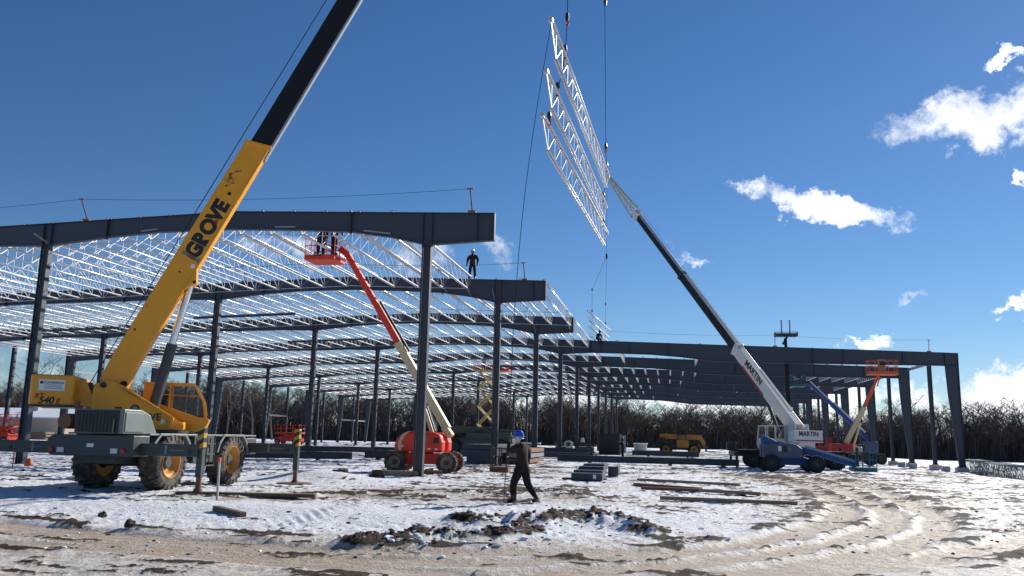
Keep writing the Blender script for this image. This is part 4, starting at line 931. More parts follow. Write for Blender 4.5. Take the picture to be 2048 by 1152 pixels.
def blue_lift_down():
    x, y = 6.8, 52.3; t = thing('boom_lift', (x, y, 0), 'blue boom lift with its boom folded down and basket near the ground', 'boom lift')
    lift_chassis(t, x+.3, y, math.radians(4), 'blue', .5, 2.5, 2.1)
    hd = MB().prism([(x-1.3, .8), (x-1.3, 1.62), (x+.1, 1.66), (x+.6, 1.56), (x+.85, 1.35), (x+.85, .8)], lambda u, v, w: V(u, w, v), y-1.1, y-.35).build('hood', 'bluegrey', t, bevel=.04)
    MB().bx(x-.25, x+.02, y-1.11, y-1.1, 1.15, 1.5).build('hood_vent', 'black', hd); MB().bx(x-.48, x-.30, y-1.11, y-1.1, 1.18, 1.48).build('sticker', 'whiteplain', hd); MB().bx(x+.1, x+.24, y-1.11, y-1.1, 1.2, 1.46).build('sticker', 'grey_l', hd)
    MB().prism([(x-1.35, 1.62), (x-1.35, 2.1), (x-1.05, 2.0), (x-.5, 1.72), (x+.3, 1.64)], lambda u, v, w: V(u, w, v), y-1.0, y-.2).build('turret', 'blue', t, bevel=.02)
    MB().bx(x-1.3, x+.9, y+.35, y+1.1, .8, 1.6).build('hood', 'bluegrey', t, bevel=.04)
    MB().bar((x-.9, y, 1.75), (x+1.2, y, 1.25), .32, .4, (0, 1, 0)).build('boom_base_section', 'blue', t, bevel=.02)
    MB().bar((x+1.1, y-.2, 1.28), (x+3.9, y-.2, .48), .26, .3, (0, 1, 0)).build('boom_section', 'blue', t, bevel=.01); MB().bar((x+1.1, y-.2, 1.46), (x+3.9, y-.2, .66), .22, .04, (0, 1, 0)).build('top_plate', 'steel_pale', t)
    platform(t, x+3.7, x+4.9, y-1.0, y+.7, .22, 'teal', 'teal', 1.0)
blue_lift_down()
def mast_lift():
    x, y = 11.35, 83.5; t = thing('boom_lift', (x, y, 0), 'boom lift with black boom straight up and wide dark platform above the roof', 'boom lift')
    lift_chassis(t, x, y, math.radians(80), 'black', .5, 2.6, 2.2)
    MB().bx(x-1, x+1, y-1.2, y+1.0, .95, 1.7).build('hood', 'cream', t, bevel=.06)
    MB().bar((x, y, 1.6), (x, y, 4.4), .5, .42).build('boom_base_section', 'cream', t, bevel=.02); MB().bar((x, y, 4.3), (x, y, 10.2), .38, .34).build('boom_section', 'boomblack', t, bevel=.02)
    MB().bar((x, y, 10.1), (x-.05, y-.1, 11.6), .26, .24).build('boom_section', 'boomblack', t); MB().bar((x-.3, y-.1, 11.0), (x+.1, y-.1, 11.7), .2, .2).build('jib', 'black', t)
    MB().bx(x-1.05, x+1.05, y-.7, y+.4, 11.75, 11.95).build('platform_floor', 'black', t, bevel=.02); rails(MB(), x-1.02, x+1.02, y-.68, y+.38, 11.9, 12.12, .025, 1).build('guard_rail', 'black', t)
    for dx in (-.38, .38): MB().bx(x+dx-.06, x+dx+.06, y-.2, y-.08, 11.95, 13.35).build('upright_post', 'steel_pale', t)
mast_lift()
def scissor(name, x, y, label, h, base_m, deck_m, n, Lx=2.6, Wy=1.6, arm_m='cream', rail_m='red'):
    t = thing(name, (x, y, 0), label, 'scissor lift')
    MB().bx(x-Lx/2, x+Lx/2, y-Wy/2, y+Wy/2, .45, .95).build('chassis', base_m, t, bevel=.04)
    for sx in (-1, 1):
        for s in (-1, 1): wheel(t, (x+sx*Lx*.36, y+s*Wy*.46, .38), (0, s, 0), .38, .3, 'cream', 'rubber', lugs=12)
    hz = (h-.95)/n
    for i in range(n):
        z0, z1 = .95+i*hz, .95+(i+1)*hz; hw = Lx*.42 if h < 4 else Lx*.34
        for s in (-1, 1):
            yy = y+s*Wy*.36
            MB().bar((x-hw, yy, z0), (x+hw, yy, z1), .12, .27, (0, 1, 0)).build('scissor_arm', arm_m, t); MB().bar((x+hw, yy-s*.13, z0), (x-hw, yy-s*.13, z1), .12, .27, (0, 1, 0)).build('scissor_arm', arm_m, t)
    MB().bx(x-Lx/2, x+Lx/2+.1, y-Wy/2, y+Wy/2, h, h+.2).build('platform_floor', arm_m if h > 4 else deck_m, t, bevel=.02)
    if h > 4: MB().bx(x+Lx/2-.2, x+Lx/2+1.2, y-Wy/2+.05, y+Wy/2-.05, h+.05, h+.3).build('platform_extension', deck_m, t, bevel=.02)
    rails(MB(), x-Lx/2, x+Lx/2+(1.2 if h > 4 else 0), y-Wy/2, y+Wy/2, h+.2, h+1.2, .028, 4).build('guard_rail', rail_m, t)
    return t
scissor('scissor_lift', -22.0, 103.0, 'tall raised cream scissor lift with red deck beside the middle columns', 9.7, 'cream_y', 'red', 4, 3.2, 2.0, 'cream_y')
scissor('scissor_lift', -52.2, 112.0, 'lowered red scissor lift standing beyond the yellow crane', 1.5, 'red', 'red', 1, 3.6, 2.0, 'red')
scissor('scissor_lift', -58.3, 66.5, 'lowered red scissor lift by the left wall columns', 1.5, 'red', 'red', 1, 2.4, 1.6, 'red')
scissor('scissor_lift', 17.0, 101, 'small dull red scissor lift behind the white crane', 1.2, 'decal_red', 'decal_red', 1, 2.4, 1.6, 'decal_red', 'decal_red')

# ------------------------------------------------------------------ other vehicles
def telehandler():
    x, y = 1.3, 100; t = thing('telehandler', (x, y, 0), 'ochre telehandler with its boom lowered standing on the open yard', 'telehandler')
    MB().bx(x-2.0, x+1.5, y-.7, y+.7, .65, 1.15).build('chassis', 'black', t, bevel=.05); MB().bx(x-.2, x+1.15, y-1.15, y-.35, .9, 1.75).build('engine_cover', 'yellow2', t, bevel=.08)
    cab = MB().bx(x-.15, x+.95, y-1.1, y-.4, 1.7, 1.78).build('cab', 'yellow2', t)
    f = MB()
    for a, b in ((-.1, -1.05), (-.1, -.45), (.9, -1.05), (.9, -.45)): f.bar((x+a, y+b, 1.75), (x+a*.9, y+b, 2.35), .06, .06)
    f.bx(x-.15, x+.95, y-1.1, y-.4, 2.33, 2.4); f.build('cab_frame', 'black', cab); MB().add([(x-.1, y-1.08, 1.78), (x+.9, y-1.08, 1.78), (x+.85, y-1.08, 2.33), (x-.1, y-1.08, 2.33)], [(0, 1, 2, 3)]).build('side_window', 'glass', cab)
    MB().bar((x-2.1, y+.1, 2.15), (x+2.6, y+.1, 2.1), .5, .55).build('boom', 'yellow2', t, bevel=.03); MB().bar((x+2.5, y+.1, 2.1), (x+3.1, y+.1, .9), .4, .4).build('boom_nose', 'yellow2', t, bevel=.03)
    MB().bx(x-2.2, x-1.5, y-.6, y+.7, .8, 2.0).build('counterweight', 'black', t, bevel=.08); MB().bar((x+3.1, y-.5, .9), (x+3.1, y+.7, .9), .15, .8).build('fork_carriage', 'black', t)
    for y1 in (-.25, .45): MB().bar((x+3.1, y+y1, .55), (x+4.2, y+y1, .55), .12, .06).build('fork', 'black', t)
    for a in (-1.4, 1.75):
        for s in (-1, 1): wheel(t, (x+a, y+s*1.0, .72), (0, s, 0), .72, .45, 'yellow2', 'rubber', lugs=14)
telehandler()
def olive_crane():
    x, y = -16.6, 76; t = thing('crane_truck', (x, y, 0), 'olive grey crane truck with boom folded flat behind the red lift', 'truck')
    MB().bx(x-3.4, x+3.0, y-1.1, y+1.1, .95, 1.45).build('chassis', 'olive', t, bevel=.04)
    MB().prism([(x-3.6, 1.9), (x-3.6, 2.65), (x+.5, 2.5), (x+3.4, 2.2), (x+3.4, 1.85)], lambda u, v, w: V(u, w, v), y-.5, y+.2).build('boom', 'olive', t, bevel=.04)
    MB().bx(x-1.2, x+1.8, y-1.15, y-.2, 1.45, 2.0).build('engine_cover', 'olive', t, bevel=.05); MB().bx(x+1.0, x+2.9, y-1.2, y+.8, 1.4, 2.05).build('turret', 'olive', t, bevel=.05)
    MB().bar((x-2.0, y-.52, 1.5), (x+.2, y-.52, 2.3), .12, .14).build('lift_cylinder', 'black', t); MB().bx(x+.6, x+1.6, y-.52, y-.5, 2.28, 2.4).build('vent', 'black', t)
    for a in (-2.3, 2.0):
        for s in (-1, 1): wheel(t, (x+a, y+s*1.05, .72), (0, s, 0), .74, .5, 'olive', 'rubber', lugs=16)
olive_crane()

# ------------------------------------------------------------------ site containers and stock
def skip():
    x0, y0 = -7.55, 96.; t = thing('site_container', (x0+1.2, y0+1.2, 0), 'black open site container with pale grey door swung out', 'container')
    MB().bx(x0, x0+2.35, y0, y0+2.8, .25, 2.3).build('box_wall', 'black', t, bevel=.02)
    for i in range(8): MB().bx(x0+.1+i*.3, x0+.2+i*.3, y0-.04, y0+.01, .3, 2.25).build('rib', 'black', t)
    MB().bx(x0+2.36, x0+3.05, y0-.1, y0-.04, .2, 2.15).build('door', 'steel_pale', t, bevel=.01)
    MB().bx(x0, x0+2.35, y0+.1, y0+.4, .0, .25).build('skid', 'black', t); MB().bx(x0, x0+2.35, y0+2.3, y0+2.6, .0, .25).build('skid', 'black', t)
skip()
def spool():
    c = on_ground(1281, 903); t = thing('cable_drum', (c.x, c.y, 0), 'pale round drum standing on the snow beyond the site container', 'drum')
    f = lambda z0, r: (lambda a, b, h: V(c.x+a*r, c.y+b*r, z0+h))
    MB().lathe([(.001, 1.0), (1, 1.0), (1, 0), (.001, 0)], 24, f(.12, .95)).build('drum_body', 'concrete', t)
    for z in (0, 1.1): MB().lathe([(.001, .14), (1, .14), (1, 0), (.001, 0)], 24, f(z, 1.08)).build('flange', 'whiteplain', t)
spool()
def ibeam(mb, a, b, h=.5, w=.22, tk=.02):
    a = Vector(a); b = Vector(b); z = V(0, 0, 1); mb.bar(a+z*(h/2), b+z*(h/2), tk, h)
    mb.bar(a+z*(h-tk/2), b+z*(h-tk/2), w, tk); mb.bar(a+z*tk/2, b+z*tk/2, w, tk)
def beam_stack(name, label, beams, dunnage=(), group=None):
    o = Vector(beams[0][0]); t = thing(name, (o.x, o.y, 0), label, 'steel stack', group)
    for a, b, h, w in beams: 
        mb = MB(); ibeam(mb, a, b, h, w); mb.build('beam', 'steel', t)
    for a, b, s in dunnage: MB().bar(a, b, s, s).build('dunnage', 'wood_d', t)
beam_stack('beam_stack', 'low stack of long dark beams on the snow behind the yellow crane', [((-27.3, 46.5, .1), (-19.6, 49.5, .1), .42, .3), ((-26.9, 47.3, .1), (-19.2, 50.3, .1), .42, .3), ((-27.1, 46.7, .54), (-17.9, 50.6, .54), .32, .3)],
           [((-25, 46.6, .05), (-25.8, 49, .05), .1), ((-20.8, 48.6, .05), (-21.6, 51, .05), .1)])
beam_stack('beam_stack', 'short dark beam bundle lying on bare ground beyond the round outrigger pad', [((-19.3, 53.0, .12), (-16.0, 54.2, .12), .5, .3), ((-19.6, 53.6, .12), (-16.2, 54.9, .12), .5, .3), ((-18.9, 53.4, .64), (-16.6, 54.3, .64), .2, .3)], [((-18.5, 52.8, .06), (-18.8, 54.6, .06), .12)])
t = thing('plate_stack', (-10.3, 50.5, 0), 'stack of grey steel beams and rusty plates beside the second column', 'steel stack')
for i, (x0, x1, z0, z1, m) in enumerate(((-11.9, -10.2, .05, .42, 'steel'), (-12.3, -10.05, .42, .85, 'steel'), (-12.2, -10.0, .87, 1.18, 'steel'))): MB().bx(x0, x1, 50.2, 58.2, z0, z1).build('beam', m, t, bevel=.02)
for i, z in enumerate((.1, .42, .74)): MB().bx(-9.75, -8.3, 52.0+i*.15, 58, z, z+.24).build('plate', 'rust' if i % 2 == 0 else 'steel_pale', t, bevel=.01)
lb = thing('long_girder', (-2, 58, 0), 'very long dark girder laid on blocks across the middle of the yard', 'girder'); mb = MB(); ibeam(mb, (-7.5, 58.9, .12), (4.6, 57.3, .12), .42, .34); mb.build('beam', 'steel', lb)
for x, y in ((-5.2, 58.6), (.2, 57.9), (3.6, 57.5)): MB().bx(x-.12, x+.12, y-.4, y+.4, 0, .12).build('block', 'wood_d', lb)
beam_stack('beam_stack', 'dark beams stacked on the snow in front of the telehandler', [((-3.6, 90.2, .1), (3.2, 88.9, .1), .5, .3), ((-3.4, 91, .1), (3.0, 89.7, .1), .5, .3)], [((-2, 89.6, .05), (-1.8, 91.4, .05), .1), ((2, 88.8, .05), (2.2, 90.4, .05), .1)])
beam_stack('beam_stack', 'long dark beams lying beyond the third column on the snow', [((-13.8, 70.5, .1), (-6.2, 69.3, .1), .4, .3), ((-13.6, 71.6, .1), (-6.0, 70.4, .1), .4, .3), ((-14, 73.5, .1), (-6.5, 72.8, .1), .75, .35)], [((-11, 69.8, .05), (-10.8, 72, .05), .1)])
# purlin bundle in the open snow
t = thing('purlin_bundle', (-3.1, 34.3, 0), 'bundle of grey purlins stacked in steps on the open snow', 'steel stack')
for z0, z1, a0, a1 in ((.06, .30, 33.6, 34.0), (.30, .40, 34.0, 34.9), (.40, .52, 34.9, 35.8), (.50, .60, 35.8, 36.7)):
    MB().bx(-3.72+(a0-33.6)*.12, -2.50-(a0-33.6)*.03, a0, a1+1.5, z0-.02, z1).build('purlin', 'steel', t, bevel=.01)
    MB().bx(-3.70+(a0-33.6)*.12, -2.53-(a0-33.6)*.03, a0+.02, a0+.3, z1, z1+.02).build('lip', 'steel_pale', t)
MB().bx(-2.86, -2.74, 33.585, 33.6, .1, .26).build('label_plate', 'whiteplain', t)
MB().bx(-4.2, -2.4, 34.6, 34.8, .0, .08).build('dunnage', 'wood_d', t)
t = thing('purlin_bundle', (-2.35, 38.6, 0), 'small short purlin bundle behind the stepped purlin stack', 'steel stack')
for i in range(3): MB().bx(-2.6, -2.15, 38.4+i*.5, 38.8+i*.5, .05, .45-.08*i).build('purlin', 'steel', t, bevel=.01)
# loose lumber
LUM = [((1275, 963), (1480, 974), .14, 'wood', 'pale weathered board farthest up the open snow, near the girder'), ((1270, 971), (1402, 982), .16, 'rust', 'short rusty brown board second in the row of loose boards'),
       ((1283, 982), (1400, 987), .15, 'rust', 'rusty brown half of the two boards laid end to end'), ((1398, 987), (1522, 993), .15, 'wood', 'pale half of the two boards laid end to end'),
       ((1320, 1001), (1595, 1011), .15, 'wood', 'longest loose board, lying beside the curved wheel ruts')]
for p, q, w, m, lab in LUM:
    a = on_ground(*p); b = on_ground(*q); tag(MB().bar((a.x, a.y, ground_z(a.x, a.y)+.07), (b.x, b.y, ground_z(b.x, b.y)+.07), w, .10).build('board', m, None, bevel=.008), lab, 'board')
a, b = on_ground(430, 1028), on_ground(486, 1036)
tag(MB().bar((a.x, a.y, ground_z(a.x, a.y)+.05), (b.x, b.y, ground_z(b.x, b.y)+.05), .14, .10).build('board', 'wood_d', None, bevel=.008), 'short grey board half buried in the smooth snow drift', 'board')
for i, (px, py, l, ang, m, lab) in enumerate(((775, 951, 1.2, 10, 'wood_d', 'dark cribbing timber left of the first column foot'), (800, 952, 1.6, -5, 'wood', 'pale cribbing timber at the first column foot'), (865, 950, .8, 15, 'rust', 'rusty timber block right of the first column foot'), (858, 947, .45, 80, 'rust', 'rusty stub standing behind the first column foot'))):
    c = on_ground(px, py); d = V(math.cos(math.radians(ang)), math.sin(math.radians(ang)), 0)*l/2; z = ground_z(c.x, c.y)+.08
    tag(MB().bar((c.x-d.x, c.y-d.y, z), (c.x+d.x, c.y+d.y, z), .2, .2).build('timber_block', m, None, bevel=.01), lab, 'timber')
# joist bundles lying along the right-hand wall
def joist_bundle(x, y, rz, n, label):
    t = thing('joist_bundle', (x, y, -.42), label, 'joist bundle')
    for i in range(n):
        o = bpy.data.objects.new('joist', JM2); COL.objects.link(o); o.parent = t
        o.location = (math.cos(rz)*(.34*i), math.sin(rz)*(.34*i), JD+.1+.02*(i % 2)); o.rotation_euler = (0, random.uniform(-.03, .03), rz)
    c, s = math.cos(rz), math.sin(rz)
    for yy in (2, 7.5, 13): MB().bar((x-s*yy-c*.3, y+c*yy-s*.3, -.37), (x-s*yy+c*.34*n, y+c*yy+s*.34*n, -.37), .12, .1).build('dunnage', 'wood_d', t)
JM2 = JM.copy(); JM2.materials.clear(); JM2.materials.append(M['galv_shaded'])
joist_bundle(19.7, 53.5, math.radians(-13), 4, 'bundle of galvanised joists lying on the ground with its end near the open yard')
joist_bundle(23.2, 69.0, math.radians(-13), 4, 'bundle of galvanised joists lying at the foot of the right hand wall columns')
tag(MB().bar((16.3, 45.5, -.1), (21.3, 67.5, -.30), .4, .22).build('edge_beam', 'steel', None), 'long low grey beam lying in front of the joist bundles', 'beam')
# stakes and markers
def stake(x, y, h, label, m, top=None, r=.025):
    z = ground_z(x, y); t = thing('survey_stake', (x, y, z), label, 'stake'); MB().bar((x, y, z-.05), (x-.02, y, z+h), r*2, r*1.4).build('shaft', m, t)
    if top: MB().bar((x-.02, y, z+h-.1), (x-.022, y, z+h+.02), r*2.6, r*2).build('flag_tape', top, t)
stake(-10.76, 19.31, 1.0, 'pale wooden survey stake with orange top beside the rear outrigger', 'concrete', 'orange')
stake(-26.0, 30.4, 1.1, 'thin red survey stake near the foot of the left front column', 'red', None, .018)
c = on_ground(57, 932); tag(MB().lathe([(.001, .35), (.09, .28), (.16, .1), (.17, 0), (.001, 0)], 14, lambda a, b, h: V(c.x+a, c.y+b, h)).build('marker_cap', 'orange', None), 'small orange cap marker at the foot of the left front column', 'marker')
t = thing('wire_cage', (-7.9, 40.6, 0), 'dark open wire cage stand behind the worker in the blue helmet', 'stand'); cg = MB()
for dx in (0, .35, .7):
    cg.tube((-8.3+dx, 40.4, 0), (-8.3+dx, 40.4, 1.15), .03); cg.tube((-8.3+dx, 40.9, 0), (-8.3+dx, 40.9, 1.15), .03)
for z in (.3, .7, 1.1): cg.path([(-8.3, 40.4, z), (-7.6, 40.4, z), (-7.6, 40.9, z), (-8.3, 40.9, z), (-8.3, 40.4, z)], .02)
cg.build('cage', 'black', t); MB().bx(-8.4, -7.5, 40.3, 41, .0, .22).build('base', 'rust', t); MB().bx(-7.2, -6.4, 40.2, 40.8, 0, .2).build('base', 'rust', t)
# yard clutter round the container
CL = [((1060, 893), 'stack of snow capped lumber by the second column', 'lumber stack', 'wood_d', (3.2, 1.6, 1.0)), ((1170, 905), 'dark crate of fittings left of the site container', 'crate', 'black', (2.4, 1.4, 1.1)),
      ((1128, 900), 'dark metal rack with pale coil beside the long beams', 'rack', 'olive', (2.4, 1.3, 1.3)), ((1305, 903), 'pale scattered carton pile near the drum', 'cartons', 'tan', (1.6, 1.2, .5)), ((1012, 893), 'grid of stacked steel grating by the olive truck', 'grating', 'steel_pale', (3.4, 1.4, .9))]
for (px, py), lab, cat, m, (sx, sy, sz) in CL:
    c = on_ground(px, py+6); t = thing(cat.replace(' ', '_'), (c.x, c.y, 0), lab, cat); rg = random.Random(px)
    if cat == 'grating':
        for i in range(4): MB().bx(c.x-sx/2, c.x+sx/2, c.y-.3, c.y+sy, .1+i*.22, .16+i*.22).build('panel', m, t)
        for i in range(9): MB().bx(c.x-sx/2+i*sx/8-.03, c.x-sx/2+i*sx/8+.03, c.y-.32, c.y-.26, 0, .9).build('bar', m, t)
        continue
    for i in range(5):
        w = sx*(.55+.45*rg.random()); z0 = sz*i/5; x0 = c.x-sx/2+(sx-w)*rg.random()
        MB().bx(x0, x0+w, c.y, c.y+sy*(.7+.3*rg.random()), z0, z0+sz/5-.02).build('layer', m if i < 4 else ('snowroof' if cat == 'lumber stack' else m), t, bevel=.015)
    if cat == 'rack': MB().lathe([(.28, -.1), (.45, -.1), (.45, .1), (.28, .1), (.28, -.1)], 18, lambda a, b, h: V(c.x+.5+a, c.y-.1+h, 1.0+b)).build('coil', 'hood', t)
    if cat == 'crate': MB().lathe([(.001, .5), (.15, .45), (.22, 0), (.001, 0)], 10, lambda a, b, h: V(c.x-.3+a, c.y+.4+b, 1.3+h)).build('sack', 'hood', t); 
# ------------------------------------------------------------------ people
def skin_body(name, J, E, R, parent, mats, paint):
    """one continuous body grown over a skeleton: J joints, E bones, R radii; paint(centre) -> material slot"""
    keys = list(J); me = bpy.data.meshes.new('skeleton'); me.from_pydata([J[k] for k in keys], [(keys.index(a), keys.index(b)) for a, b in E], [])
    o = bpy.data.objects.new('tmp', me); COL.objects.link(o)
    sk = o.modifiers.new('skin', 'SKIN'); sk.use_smooth_shade = True; sk.branch_smoothing = .6; ss = o.modifiers.new('sub', 'SUBSURF'); ss.levels = 1; ss.render_levels = 1
    if not me.skin_vertices: 
        bpy.context.view_layer.objects.active = o
    for i, k in enumerate(keys):
        r = R[k]; sv = me.skin_vertices[0].data[i]; sv.radius = r if isinstance(r, tuple) else (r, r); sv.use_root = (k == 'pelvis')
    dg = bpy.context.evaluated_depsgraph_get(); m2 = bpy.data.meshes.new_from_object(o.evaluated_get(dg)); bpy.data.objects.remove(o)
    m2.materials.clear()
    for m in mats: m2.materials.append(M[m])
    for p in m2.polygons: p.material_index = paint(p.center); p.use_smooth = True
    b = bpy.data.objects.new(name, m2); COL.objects.link(b); b.parent = parent; return b
def person(loc, rz, label, pose, hat='hat_white', jacket='cloth', trousers='cloth', head='hood', trim=False, group=None):
    """pose joints are local, facing +y"""
    t = thing('person', loc, label, 'person', group); t.rotation_euler = (0, 0, rz)
    J = dict(pose); E = [('pelvis', 'waist'), ('waist', 'chest'), ('chest', 'neck'), ('neck', 'jaw'), ('jaw', 'crown')]
    R = dict(pelvis=(.155, .15), waist=(.15, .14), chest=(.17, .15), neck=.075, jaw=(.095, .1), crown=(.09, .1))
    for s in 'LR':
        E += [('chest', 'sh'+s), ('sh'+s, 'el'+s), ('el'+s, 'wr'+s), ('wr'+s, 'pa'+s), ('pelvis', 'hi'+s), ('hi'+s, 'kn'+s), ('kn'+s, 'an'+s), ('an'+s, 'to'+s)]
        R.update({'sh'+s: .098, 'el'+s: .074, 'wr'+s: .052, 'pa'+s: .042, 'hi'+s: .118, 'kn'+s: .088, 'an'+s: .068, 'to'+s: .05})
        w = Vector(J['wr'+s]); d = (w-Vector(J['el'+s])).normalized(); J['pa'+s] = tuple(w+d*.08)
        side = d.cross(V(0, 0, 1)); side = side.normalized() if side.length > .1 else V(1, 0, 0); cur = side.cross(d).normalized()
        for i, (off, ln) in enumerate(((-.03, .085), (-.01, .1), (.01, .095), (.03, .075))):
            a, b = 'f%d%s' % (i, s), 'g%d%s' % (i, s)
            J[a] = tuple(Vector(J['pa'+s])+d*.03+side*off); J[b] = tuple(Vector(J['pa'+s])+d*ln+side*off*1.3-cur*.03)
            E += [('pa'+s, a), (a, b)]; R[a] = .013; R[b] = .010
        J['th'+s] = tuple(w+d*.06+side*(.055 if s == 'L' else -.055)); E.append(('wr'+s, 'th'+s)); R['th'+s] = .014
    R = {k: (tuple(a*1.13 for a in r) if isinstance(r, tuple) else r*(1.16 if k[:2] in ('sh', 'el', 'hi', 'kn', 'an') else 1)) for k, r in R.items()}
    hz = J['neck'][2]; pz = J['pelvis'][2]+.02
    hands = [Vector(J['wrL']), Vector(J['wrR'])]; feet = [Vector(J['toL']), Vector(J['toR']), Vector(J['anL']), Vector(J['anR'])]; jaw = Vector(J['jaw'])
    def paint(c):
        if (c-jaw).length < .2 and c.z > hz-.01: return 2
        for i, h in enumerate(hands):
            d = (h-Vector(J['elLR'[:2]+'LR'[i]])).normalized()
            if (c-h).dot(d) > -.01 and (c-h).length < .24: return 3
        if min((c-f).length for f in feet) < .12: return 4
        return 1 if c.z < pz and (c-Vector(J['chest'])).length > .3 else 0
    skin_body('body', J, E, R, t, [jacket, trousers, head, 'glove', 'black'], paint)
    cr = Vector(J['crown']); up_ = (cr-jaw).normalized(); fx = V(1, 0, 0); fy = up_.cross(fx).normalized()*-1; fy = V(0, 1, 0)-up_*up_.y; fy.normalize(); fx = fy.cross(up_)
    c0 = cr-up_*.005
    def loc_mb(): 
        return MB()
    hm = MB().lathe([(.001, .125), (.06, .115), (.105, .075), (.128, .015), (.135, -.02), (.155, -.03), (.155, -.036), (.12, -.02)], 18, lambda a, b, h: c0+fx*a*.93+fy*b*1.08+up_*h)
    hm.bar(c0+fy*.12-up_*.028, c0+fy*.205-up_*.045, .2, .012, up_)
    mk_child(hm, 'hard_hat', hat, t)
    nose = jaw+fy*.105+up_*.035; f = MB(); f.bar(nose+up_*.03-fy*.01, nose-up_*.012+fy*.012, .03, .03); mk_child(f, 'nose', 'skin', t)
    if head != 'skin': 
        f = MB(); f.lathe([(.001, .012), (.055, .006), (.07, -.01)], 10, lambda a, b, h: jaw+fy*(.095+h)+fx*a+up_*(b*.7+.035)); mk_child(f, 'face', 'skin', t)
    for s in (-1, 1):
        f = MB(); f.lathe([(.001, .004), (.012, 0)], 8, lambda a, b, h, s=s: jaw+fy*(.106+h)+fx*(s*.034+a)+up_*(.055+b*.6)); mk_child(f, 'eye', 'black', t)
    f = MB(); f.bar(jaw+fy*.104-fx*.025-up_*.03, jaw+fy*.104+fx*.025-up_*.03, .01, .008); mk_child(f, 'mouth', 'glove', t)
    if trim:
        for s in (-1, 1): mk_child(MB().path([Vector(J['chest'])+V(s*.09, .17, .12), Vector(J['waist'])+V(s*.08, .16, -.02)], .016), 'harness_strap', 'vest', t)
        ck = Vector(J['waist']); mk_child(MB().lathe([(.17, -.03), (.19, -.03), (.19, .03), (.17, .03), (.17, -.03)], 16, lambda a, b, h: ck+V(a, b*.95, h-.04)), 'tool_belt', 'vest', t)
    return t
def mk_child(mb, name, m, parent):
    o = mb.build(name, m, None); o.parent = parent; return o
stand = dict(pelvis=(0, 0, .95), waist=(0, .01, 1.12), chest=(0, .02, 1.36), neck=(0, .02, 1.53), jaw=(0, .05, 1.62), crown=(0, .04, 1.74),
             shL=(-.20, .01, 1.44), elL=(-.27, -.03, 1.17), wrL=(-.26, .08, .95), shR=(.20, .01, 1.44), elR=(.27, -.03, 1.17), wrR=(.26, .08, .95),
             hiL=(-.10, 0, .90), knL=(-.12, .03, .49), anL=(-.13, -.02, .09), toL=(-.15, .14, .05), hiR=(.10, 0, .90), knR=(.12, .03, .49), anR=(.13, -.02, .09), toR=(.15, .14, .05))
def pose(**kw): p = dict(stand); p.update(kw); return p
# walking away to the left, left hand raised to the tag line
walk = pose(pelvis=(0, 0, .93), waist=(0, .03, 1.10), chest=(0, .07, 1.33), neck=(0, .11, 1.50), jaw=(0, .15, 1.58), crown=(0, .14, 1.70),
            shL=(-.19, .08, 1.41), elL=(-.20, .30, 1.26), wrL=(-.10, .38, 1.50), shR=(.20, .04, 1.41), elR=(.24, -.03, 1.13), wrR=(.22, .06, .90),
            hiL=(-.10, 0, .88), knL=(-.10, .22, .50), anL=(-.09, .20, .09), toL=(-.10, .38, .05), hiR=(.10, 0, .88), knR=(.11, -.07, .49), anR=(.10, -.36, .13), toR=(.10, -.22, .05))
wz = ground_z(-3.6, 21.3)
person((-3.58, 21.32, wz), math.radians(72), 'worker in blue helmet and dark work clothes walking across the snow with one hand raised', walk, 'hat_blue', 'cloth2', 'cloth', 'hood')
person((-11.48, frame_y(1), top_z(-11.5)+.03), math.radians(175), 'worker in white helmet and dark harness standing on top of the second rafter', pose(shL=(-.23, .0, 1.43), elL=(-.33, -.02, 1.17), wrL=(-.33, .08, .95), shR=(.23, .0, 1.43), elR=(.33, -.02, 1.17), wrR=(.33, .08, .95), knL=(-.15, .02, .49), anL=(-.18, -.02, .09), toL=(-.21, .13, .05), knR=(.15, .02, .49), anR=(.18, -.02, .09), toR=(.21, .13, .05)), 'hat_white', 'cloth', 'cloth', 'black', True)
sit = pose(pelvis=(0, 0, .17), waist=(0, .06, .33), chest=(0, .20, .54), neck=(0, .31, .68), jaw=(0, .38, .74), crown=(0, .42, .85), shL=(-.19, .22, .60), elL=(-.22, .38, .38), wrL=(-.15, .55, .28), shR=(.19, .22, .60), elR=(.22, .38, .38), wrR=(.15, .55, .28),
           hiL=(-.10, .03, .14), knL=(-.13, .44, .16), anL=(-.13, .42, -.28), toL=(-.13, .56, -.33), hiR=(.10, .03, .14), knR=(.13, .44, .16), anR=(.13, .38, -.28), toR=(.13, .52, -.33))
person((-6.35, frame_y(3)-.02, top_z(-6.3)+.02), math.radians(215), 'worker in dark clothes sitting bent forward on the third rafter end', sit, 'black', 'cloth', 'cloth', 'black')
person((-3.9, 77.0, 0), math.radians(80), 'worker in dark clothes standing beyond the long girder', pose(elL=(-.2, .25, 1.25), wrL=(-.1, .4, 1.45), elR=(.2, .25, 1.22), wrR=(.1, .38, 1.40)), 'black', 'cloth', 'cloth', 'black')
person((-16.55, 37.62, 10.15), math.radians(20), 'worker in black standing at the rail of the red lift platform', pose(elL=(-.22, .2, 1.3), wrL=(-.15, .35, 1.5)), 'hat_white', 'cloth', 'cloth', 'hood', True)
person((-15.85, 37.55, 10.15), math.radians(-40), 'worker in dark clothes at the control end of the red lift platform', pose(elR=(.2, .25, 1.2), wrR=(.15, .35, 1.1)), 'hat_white', 'cloth', 'cloth2', 'hood', True)
person((-22.6, 103, 9.92), math.radians(30), 'worker in black on the raised cream scissor lift', pose(elL=(-.2, .2, 1.4), wrL=(-.1, .25, 1.7)), 'hat_white', 'cloth', 'cloth', 'hood')

